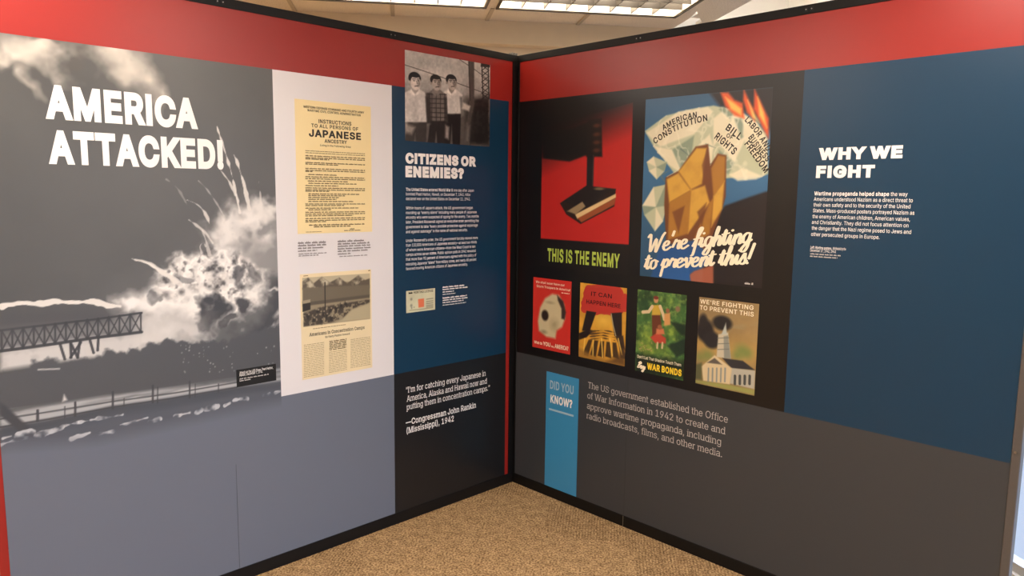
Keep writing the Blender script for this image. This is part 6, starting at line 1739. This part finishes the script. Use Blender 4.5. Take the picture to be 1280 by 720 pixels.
def poster_paper():
    # large blue poster: crumpled cream paper, ochre rock shapes, flames
    c = poster('p', ((807.5, 124.2), (964, 109.4), (799.7, 346.5), (955, 358.5)), .003, (54, 96, 130))
    q = lambda x, y: (790 + x / 2.573, 90 + y / 2.573)
    Q = lambda P: [q(*p) for p in P]
    f = c.fbm(.05, 4, 7)
    hz = (c.Z - c.Z.min()) / (c.Z.max() - c.Z.min())
    c.C *= (.8 + .35 * np.clip(1 - np.abs(hz - .62) * 1.6, 0, 1))[..., None]
    # dark hill and smoke
    c.poly(Q([(255, 480), (300, 430), (370, 405), (430, 385), (460, 380), (460, 720), (225, 720), (230, 560)]), (34, 28, 30), .006)
    c.poly(Q([(250, 66), (460, 45), (450, 200), (420, 150), (340, 120), (285, 112)]), (36, 28, 30), .01, .97)
    # paper
    cream, sh, mid = (228, 218, 188), (132, 148, 128), (186, 190, 158)
    c.poly(Q([(42, 190), (110, 140), (200, 118), (262, 108), (310, 118), (360, 135), (400, 160), (432, 200), (438, 328), (420, 335), (330, 340), (250, 345), (150, 345), (110, 290), (70, 240)]), mid, .004)
    rnd = random.Random(11)
    for tri, col in (([(46, 196), (150, 128), (245, 112), (262, 128), (200, 200), (90, 240)], cream), ([(205, 200), (262, 128), (250, 190), (215, 235), (140, 280)], mid),
                     ([(70, 238), (130, 250), (165, 330), (120, 300)], cream), ([(130, 250), (200, 205), (190, 280), (165, 330)], sh), ([(262, 150), (300, 118), (330, 130), (300, 190), (262, 240)], cream),
                     ([(300, 190), (330, 135), (372, 170), (372, 200), (330, 290), (268, 215)], cream), ([(330, 150), (350, 150), (375, 200), (350, 215)], sh), ([(360, 135), (400, 165), (436, 215), (436, 322), (372, 250), (356, 200)], cream),
                     ([(330, 290), (372, 250), (400, 300), (340, 330)], mid), ([(310, 330), (360, 310), (420, 335), (400, 345), (340, 350)], cream), ([(280, 250), (330, 292), (310, 330), (275, 300)], sh),
                     ([(215, 235), (250, 200), (262, 240), (250, 330), (200, 330)], cream), ([(280, 120), (292, 112), (330, 128), (316, 150)], sh), ([(190, 280), (215, 240), (200, 330), (165, 335)], mid)):
        c.poly(Q(tri), col, .005, .92)
    c.blend(np.clip(1 - np.abs(c.fbm(.06, 3, 41) - .5) * 14, 0, 1) * (np.abs(c.C[..., 0] - c.C[..., 2]) < .2) * (c.C[..., 0] > .45) * .5, (240, 232, 206))
    for _ in range(60):
        x, y = rnd.uniform(80, 420), rnd.uniform(130, 340)
        if abs(x - 150) < 100 and y < 220 or x > 255 and y < 325:
            continue
        a = rnd.uniform(-1, 1)
        c.line(Q([(x, y), (x + 34 * math.cos(a), y + 34 * math.sin(a))]), .004, rnd.choice((sh, cream, (96, 116, 112))), .75, True)
    # scraps to the left
    for P in ([(48, 290), (70, 272), (112, 290), (104, 320), (80, 345), (55, 318)], [(34, 430), (70, 370), (108, 362), (112, 430), (100, 480), (74, 512), (40, 460)]):
        c.poly(Q(P), mid, .003)
        cx, cy = np.mean([p[0] for p in P]), np.mean([p[1] for p in P])
        for i in range(0, len(P), 2):
            c.poly(Q([P[i], P[(i + 1) % len(P)], (cx, cy)]), cream if i % 4 == 0 else sh, .004, .9)
    # flames
    for P, col in (([(285, 66), (310, 66), (330, 90), (356, 100), (362, 150), (330, 140), (300, 110)], (226, 92, 44)), ([(300, 80), (330, 100), (352, 118), (352, 140), (318, 118)], (240, 190, 90)),
                   ([(360, 55), (376, 90), (392, 120), (396, 160), (370, 130), (358, 90)], (226, 92, 44)), ([(394, 54), (412, 90), (440, 150), (440, 215), (420, 180), (392, 120)], (220, 84, 40)),
                   ([(372, 90), (392, 130), (410, 165), (388, 145)], (240, 200, 110)), ([(404, 80), (424, 130), (434, 180), (410, 140)], (240, 190, 90))):
        c.poly(Q(P), col, .006, .95)
    # ochre rock mass, plain facets
    oc, lt, br = (176, 124, 48), (224, 176, 72), (112, 66, 38)
    c.poly(Q([(108, 340), (150, 318), (205, 240), (245, 232), (252, 300), (276, 262), (304, 268), (302, 400), (288, 450), (262, 520), (240, 580), (110, 560), (104, 430)]), br, .004)
    for P, col in (([(112, 345), (150, 325), (190, 380), (120, 420)], lt), ([(150, 320), (208, 245), (240, 245), (225, 360), (190, 378)], lt), ([(225, 300), (245, 240), (250, 310), (235, 370)], br),
                   ([(120, 420), (190, 380), (180, 520), (116, 540)], oc), ([(190, 380), (235, 365), (250, 420), (180, 520)], lt), ([(255, 310), (278, 268), (300, 272), (298, 350), (262, 400)], oc),
                   ([(262, 400), (298, 350), (290, 440), (255, 500)], lt), ([(250, 420), (262, 405), (250, 520), (190, 560)], oc), ([(130, 450), (170, 430), (150, 520)], br), ([(210, 450), (240, 420), (225, 500)], br)):
        c.poly(Q(P), col, .005, .85, .75 + .5 * f)
    # blue and brown ground
    c.poly(Q([(90, 560), (200, 540), (260, 600), (180, 670), (60, 660)]), (36, 82, 140), .006, .9)
    c.poly(Q([(200, 640), (262, 620), (262, 690), (150, 680)]), (172, 96, 70), .005, .9)
    c.poly(Q([(90, 640), (180, 610), (190, 680), (100, 672)]), (40, 90, 150), .005)
    o = c.build('poster', t=.0008)
    lab(o, "large blue poster of burning crumpled paper, words We're fighting to prevent this!")
    q7 = lambda x, y: (800 + x / 6, 110 + y / 6)

    def arc(text, P, cap, w=.024):
        """letters one by one along a bent baseline"""
        S = smooth([RW.fn(*q7(*p)) for p in P], 12)
        L = np.concatenate([[0], np.cumsum(np.hypot(*np.diff(S, axis=0).T))])
        V, F = layout(text, w, False, .03)
        x0, x1 = V[:, 0].min(), V[:, 0].max()
        X = (V[:, 0] - x0) / (x1 - x0) * L[-1]
        px, pz = np.interp(X, L, S[:, 0]), np.interp(X, L, S[:, 1])
        e = .004
        tx, tz = np.interp(X + e, L, S[:, 0]) - np.interp(X - e, L, S[:, 0]), np.interp(X + e, L, S[:, 1]) - np.interp(X - e, L, S[:, 1])
        n_ = np.hypot(tx, tz) + 1e-9
        Y = (V[:, 1] + w) * cap / (CAP + 2 * w)
        return [np.array(v) for v in zip(px - tz / n_ * Y, pz + tx / n_ * Y)], F
    for text, P, cap in (('AMERICAN', [(175, 320), (260, 272), (340, 240), (428, 222)], .026), ('CONSTITUTION', [(112, 422), (230, 345), (360, 285), (508, 245)], .028),
                         ('BILL', [(640, 310), (690, 350), (745, 394)], .03), ('OF', [(645, 366), (690, 390)], .018), ('RIGHTS', [(556, 378), (625, 436), (700, 504)], .032),
                         ('LABOR AND', [(785, 246), (850, 320), (905, 400), (950, 478)], .026), ('BUSINESS', [(812, 374), (870, 460), (950, 556)], .027), ('FREEDOM', [(782, 424), (850, 520), (935, 640)], .029)):
        v, f_ = arc(text, P, cap)
        lab(RW.flat('poster_word', M_TEXTK, v, f_, .0016, o), 'black capitals ' + text)
    lab(script(RW, 'poster_script', M_TEXTC, [("We're fighting", (811, 314.5), (942, 303), .041), ('to prevent this!', (805, 336.5), (947, 329), .041)], o, .0018, .1), 'cream brush script line')
    dashes(RW, 'signature_mark', M_TEXTG, [((931, 355.4), (941.5, 356.4), .01)], o, .0016, 3)


poster_paper()


def poster_open_mouth():
    c = poster('p', ((667, 346.3), (715.2, 351.9), (665.6, 433), (712, 443.5)), .002, (206, 50, 40))
    f = c.fbm(.04, 3, 5)
    q = lambda x, y: (660 + x / 6.55, 340 + y / 6.55)
    Q = lambda P: [q(*p) for p in P]
    # a plain pale rounded form with dark patches
    c.poly(Q([(200, 178), (255, 190), (300, 270), (305, 380), (280, 450), (235, 480), (225, 545), (150, 530), (90, 480), (82, 400), (100, 290), (140, 215)]), (206, 190, 150), .008)
    c.poly(Q([(240, 190), (290, 240), (312, 330), (300, 390), (275, 380), (275, 300), (245, 230)]), (62, 46, 40), .006)
    c.blob(q(140, 355), 5.4, 8.2, (50, 34, 28), .4)
    c.blob(q(215, 430), 8, 12, (150, 136, 100), .9, .6, .4 + f)
    c.blob(q(130, 490), 6, 4, (120, 104, 76), .9, .6)
    c.blob(q(180, 250), 8, 3, (150, 132, 100), .9, .6)
    o = c.build('poster', t=.0008)
    lab(o, 'small red poster with a pale rounded shape, leftmost of the bottom row')
    letter(RW, 'poster_lettering', M_TEXTC, [('We shall soon have our', (670, 353.6), (706, 357.8), .0125, .012), ('Storm Troopers in America!', (671, 358.6), (713, 364.4), .0125, .012)], o, .0016)
    letter(RW, 'poster_slogan', M_TEXTC, [('What do', (668, 428.8), (678, 431.2), .016, .014), ('YOU', (679, 431.6), (688, 433.6), .022, .02), ('say,', (689, 433.6), (693, 434.8), .012, .01), ('AMERICA?', (693.6, 434.9), (710.5, 438.6), .023, .02)], o, .0016)
    dashes(RW, 'poster_small_print', M_TEXTC, [((702, 366.4), (712, 368), .006)], o, .0016, 3)


poster_open_mouth()


def poster_orange():
    c = poster('p', ((726, 353.3), (783.75, 360.2), (723, 446.7), (781, 456.7)), .002, (212, 156, 52))
    q = lambda x, y: (650 + x / 4.8, 330 + y / 4.8)
    Q = lambda P: [q(*p) for p in P]
    f = c.fbm(.05, 4, 5)
    c.C *= (.86 + .25 * f)[..., None]
    c.blob(q(500, 340), 20, 14, (240, 196, 80), .9, .8)
    for k, (x0, x1, y) in enumerate(((410, 590, 152), (405, 600, 168), (400, 595, 184), (398, 630, 200), (390, 636, 218), (384, 640, 236), (386, 634, 254), (384, 600, 270), (440, 580, 282))):
        c.line(Q([(x0, y), ((x0 + x1) / 2, y - 4), (x1, y + 6)]), .021, (186, 52, 44), .92, False, .01, True)
    # dark uprights
    K = (36, 26, 24)
    c.poly(Q([(400, 280), (458, 290), (420, 400), (372, 400)]), K, .003)
    c.poly(Q([(545, 295), (612, 290), (612, 440), (568, 430)]), K, .003)
    c.poly(Q([(355, 415), (410, 390), (440, 400), (400, 440), (355, 455)]), K, .004)
    c.poly(Q([(570, 430), (620, 430), (632, 520), (600, 490)]), (60, 42, 32), .004)
    c.line(Q([(548, 300), (560, 370), (575, 430)]), .003, (200, 186, 150), .8)
    # receding planks
    for k in range(6):
        x0, x1 = 372 + 36 * k, 400 + 46 * k
        y0 = 462 + 4 * k
        c.poly(Q([(x0 + 40, y0 - 8), (x0 + 62, y0 - 6), (x1 + 10 - 14 * 0, y0 + 92 - 4 * k * 0), (x1 - 26, y0 + 80)]), (46, 32, 24), .003, .85)
    for k in range(5):
        c.line(Q([(420 - 30 + 50 * k, 448), (400 - 20 + 58 * k, 560 - 8 * abs(2 - k))]), .0035, (238, 200, 96), .85)
    for y in (405, 420, 436, 452):
        c.line(Q([(420, y), (500, y - 8), (570, y + 6)]), .0025, (70, 48, 30), .8, False, .01)
    c.poly(Q([(350, 500), (460, 560), (600, 600), (630, 610), (345, 570)]), (150, 108, 46), .01, .8)
    c.poly(Q([(520, 590), (630, 520), (634, 615)]), (84, 58, 34), .015, .8)
    o = c.build('poster', t=.0008)
    lab(o, 'small orange poster with a red brushed banner, words IT CAN HAPPEN HERE')
    letter(RW, 'poster_lettering', M_TEXTR, [('IT CAN', (739, 370.2), (765, 372.6), .022, .016)], o, .0016)
    letter(RW, 'poster_lettering', M_TEXTR, [('HAPPEN HERE', (733, 381.6), (776, 383.2), .022, .016)], o, .0016)


poster_orange()


def poster_green():
    c = poster('p', ((797, 361.7), (858, 368.8), (794.2, 466.3), (855, 472.7)), .002, (62, 98, 50))
    q = lambda x, y: (780 + x / 4.235, 340 + y / 4.235)
    Q = lambda P: [q(*p) for p in P]
    f, g = c.fbm(.07, 4, 5), c.fbm(.02, 3, 15)
    c.C *= (.5 + 1.1 * f)[..., None]
    c.blend(np.clip(g * 4 - 1.9, 0, 1) * .55, (150, 172, 84))
    c.blend(np.clip(c.fbm(.025, 3, 35) * 4 - 2.2, 0, 1) * .6, (26, 50, 30))
    for x, y, rx, ry, o_ in ((130, 340, 16, 20, .9), (110, 400, 14, 12, .9), (250, 320, 12, 16, .7), (220, 410, 18, 8, .7), (230, 150, 14, 10, .4), (160, 425, 18, 6, .7)):
        c.blob(q(x, y), rx, ry, (152, 176, 66), .9, o_, .3 + g)
    c.poly(Q([(240, 260), (330, 280), (330, 340), (300, 330)]), (24, 42, 30), .006, .9)
    c.poly(Q([(230, 390), (328, 350), (328, 430), (280, 450)]), (26, 44, 34), .006, .9)
    c.poly(Q([(70, 150), (130, 140), (140, 200), (80, 210)]), (34, 66, 40), .01, .8)
    # three plain standing figures
    cr, yl, br, rd = (214, 190, 150), (200, 164, 60), (104, 54, 34), (186, 70, 52)
    c.poly(Q([(148, 225), (192, 222), (200, 300), (196, 345), (150, 345)]), br, .003)
    c.poly(Q([(150, 175), (190, 175), (194, 228), (148, 228)]), yl, .003)
    c.line(Q([(150, 182), (132, 210), (100, 212)]), .008, cr, 1)
    c.line(Q([(192, 182), (206, 220), (214, 250)]), .008, cr, 1)
    c.blob(q(170, 148), 3.4, 4.6, (196, 140, 100), .3)
    c.blob(q(170, 136), 3.8, 2.6, (120, 50, 36), .3)
    c.poly(Q([(140, 345), (180, 320), (222, 350), (222, 378), (165, 376)]), rd, .004)
    c.poly(Q([(172, 300), (210, 300), (216, 330), (170, 330)]), (206, 120, 80), .004)
    c.blob(q(190, 292), 3.4, 3.6, (150, 92, 60), .3)
    for x in (178, 204):
        c.line(Q([(x, 375), (x - 2, 402)]), .005, cr, .9)
    c.poly(Q([(215, 220), (245, 215), (246, 280), (212, 285)]), (206, 150, 90), .004)
    c.blob(q(232, 205), 2.8, 3.4, (150, 96, 66), .3)
    c.blob(q(285, 196), 4, 4.6, (150, 100, 84), .5, .8)
    for k in range(26):
        rnd = random.Random(k)
        c.blob(q(rnd.uniform(75, 150), rnd.uniform(370, 420)), .9, .9, (200, 150, 120), .6, .6)
    c.poly(Q([(60, 440), (330, 475), (330, 566), (58, 540)]), (26, 34, 24), .02, .93)
    o = c.build('poster', t=.0008)
    lab(o, 'small green poster, words WAR BONDS in yellow')
    letter(RW, 'poster_lettering', M_TEXTC, [("Don't Let That Shadow Touch Them", (797, 447.4), (851.5, 457.6), .0145, .014)], o, .0016)
    lab(script(RW, 'poster_script', M_TEXTC, [('Buy', (796.5, 458.6), (807, 462.5), .016)], o, .0016, .16), 'cream brush script word')
    lab(letter(RW, 'poster_heading', M_TEXTY, [('WAR BONDS', (809, 461.6), (852, 470.4), .032, .04)], o, .0016), 'yellow block capitals')


poster_green()


def poster_church():
    c = poster('p', ((876.3, 371.2), (948.8, 380), (867.4, 480), (943.4, 493)), .002, (150, 124, 82))
    q = lambda x, y: (780 + x / 4.235, 340 + y / 4.235)
    Q = lambda P: [q(*p) for p in P]
    f = c.fbm(.08, 4, 5)
    hz = (c.Z - c.Z.min()) / (c.Z.max() - c.Z.min())
    c.C *= (.84 + .3 * f)[..., None]
    c.blend(np.clip(1 - np.abs(hz - .45) * 4, 0, 1) * .6, (200, 160, 84))
    st = np.clip(c.fbm(.1, 4, 9, .5, 2) * 3 - 1.1, 0, 1)
    c.poly(Q([(540, 250), (710, 270), (705, 370), (540, 350)]), (150, 156, 140), .02, .8, st)
    # dark storm cloud
    c.blob(q(430, 310), 13, 17, (34, 32, 34), .35)
    c.blob(q(465, 360), 13, 13, (40, 38, 40), .35)
    c.blob(q(520, 270), 15, 11, (38, 36, 36), .35)
    c.blob(q(420, 260), 7, 12, (40, 36, 36), .5)
    # trees
    for x, y, r in ((620, 410, 13), (650, 430, 12), (600, 440, 10), (440, 440, 12), (400, 450, 9)):
        c.blob(q(x, y), r, r * .9, (120, 132, 72), .8, .9, .4 + f)
    # white gabled hall with a tower
    cr = (196, 186, 160)
    c.poly(Q([(500, 330), (552, 320), (566, 460), (490, 450)]), cr, .003)
    c.poly(Q([(528, 340), (552, 335), (566, 460), (530, 456)]), (140, 142, 132), .003)
    c.poly(Q([(516, 332), (540, 268), (545, 330)]), (180, 186, 176), .003)
    for y in (350, 380, 410):
        c.line(Q([(496, y), (556, y - 2)]), .002, (110, 112, 104), .8)
    c.poly(Q([(520, 455), (630, 470), (695, 520), (570, 510)]), (46, 46, 50), .003)
    c.poly(Q([(570, 508), (695, 522), (690, 620), (560, 590)]), (176, 172, 156), .003)
    c.poly(Q([(410, 500), (480, 440), (572, 510), (560, 595), (420, 575)]), (210, 190, 150), .003)
    c.poly(Q([(440, 480), (480, 455), (520, 490)]), (92, 84, 76), .003)
    for k in range(5):
        x = 448 + 22 * k
        c.line(Q([(x, 510), (x - 2, 580)]), .004, (132, 138, 136), .9)
    for k in range(4):
        x = 588 + 26 * k
        c.line(Q([(x, 550), (x - 1, 592)]), .006, (60, 64, 64), .95)
    c.poly(Q([(370, 570), (560, 598), (692, 625), (692, 650), (370, 582)]), (150, 150, 84), .004)
    c.poly(Q([(376, 490), (412, 480), (412, 570), (372, 566)]), (84, 88, 60), .006, .9)
    o = c.build('poster', t=.0008)
    lab(o, 'small tan poster of a white steepled building, rightmost of the bottom row')
    letter(RW, 'poster_lettering', M_TEXTC, [("WE'RE FIGHTING", (875.3, 379.2), (942, 387.4), .0195, .014, False, .02), ('TO PREVENT THIS', (874.8, 387), (942.3, 395.4), .0195, .014, False, .02)], o, .0016)


poster_church()

# heading and text on the blue field
lab(letter(RW, 'heading_lettering', M_TEXTW, [('WHY WE', (1023, 200), (1128, 198), capm(RW, (1023, 200), (1022, 185)), .055, False, -.02), ('FIGHT', (1020, 222.5), (1093, 222), capm(RW, (1020, 222.5), (1020.5, 207.3)), .055, False, -.02)]), 'white heading WHY WE FIGHT')
BR = .0142
lab(letter(RW, 'body_lettering', M_TEXTW, [
    ('*Wartime propaganda helped shape* the way', (1018, 243.6), (1134.5, 245.6), BR, .004), ('Americans understood Nazism as a direct threat to', (1017.5, 250.6), (1141, 253.4), BR, .004),
    ('their own safety and to the security of the United', (1017, 257.8), (1138, 260.9), BR, .004), ('States. Mass-produced posters portrayed Nazism as', (1016.5, 264.8), (1143, 269), BR, .004),
    ('the enemy of American children, American values,', (1015.7, 272.2), (1137.5, 276.8), BR, .004), ('and Christianity. They did not focus attention on', (1015, 279.6), (1135.7, 284.4), BR, .004),
    ('the danger that the Nazi regime posed to Jews and', (1014.7, 287), (1139, 292.4), BR, .004), ('other persecuted groups in Europe.', (1014, 294.6), (1099.5, 299), BR, .004)]), 'white paragraph on the blue field')
lab(letter(RW, 'caption_lettering', M_TEXTW, [('Left: Wartime posters,', (1013.3, 310.9), (1040, 312), .0105, .014), ('distributed by the', (1041, 312.1), (1057.5, 312.9), .0105, .004), ('December 17, 1942, 1943', (1013, 314.6), (1045, 316), .0105, .006)]), 'tiny white caption lines')
dashes(RW, 'caption_small_print', M_TEXTG, [((1013, 318.2), (1051, 320.3), .006), ((1012.6, 321.4), (1047, 323), .006)], seed=7)

# blue DID YOU KNOW strip
strip = lab(RW.field('blue_strip', M_SKYBLUE, [quad_rect(RW, (683, 463.7), (722.8, 473.7), (681, 606), (721, 622))], 0, .0006), 'light blue strip headed DID YOU KNOW?')
letter(RW, 'strip_lettering', M_TEXTP, [('DID YOU', (687.7, 485.6), (717, 493.3), capm(RW, (687.7, 485.6), (687.7, 475)), .022)], strip, t=.0014)
letter(RW, 'strip_lettering', M_TEXTW, [('KNOW?', (688.2, 502.8), (715.4, 510.8), capm(RW, (688.2, 502.8), (688.2, 492.6)), .03)], strip, t=.0014)
a_, b_ = on_right(686.4, 511.2), on_right(717, 519.8)
zm = (a_[1] + b_[1]) / 2
RW.field('strip_rule', M_TEXTP, [(a_[0], b_[0], zm - .005, zm + .005)], .0006, .0011, strip)
cu = capm(RW, (735.2, 486.1), (735.2, 478.5))
lab(letter(RW, 'body_lettering', M_TEXTG, [
    ('The US government established the Office', (735.2, 486.1), (909.9, 527), cu, -.004, True), ('of War Information in 1942 to create and', (734.4, 498.8), (907, 541.6), cu, -.004, True),
    ('approve wartime propaganda, including', (734, 511.2), (901.4, 555.6), cu, -.004, True), ('radio broadcasts, films, and other media.', (733.3, 523.6), (902.7, 570.4), cu, -.004, True)]), 'light grey serif sentence on the dark grey base')
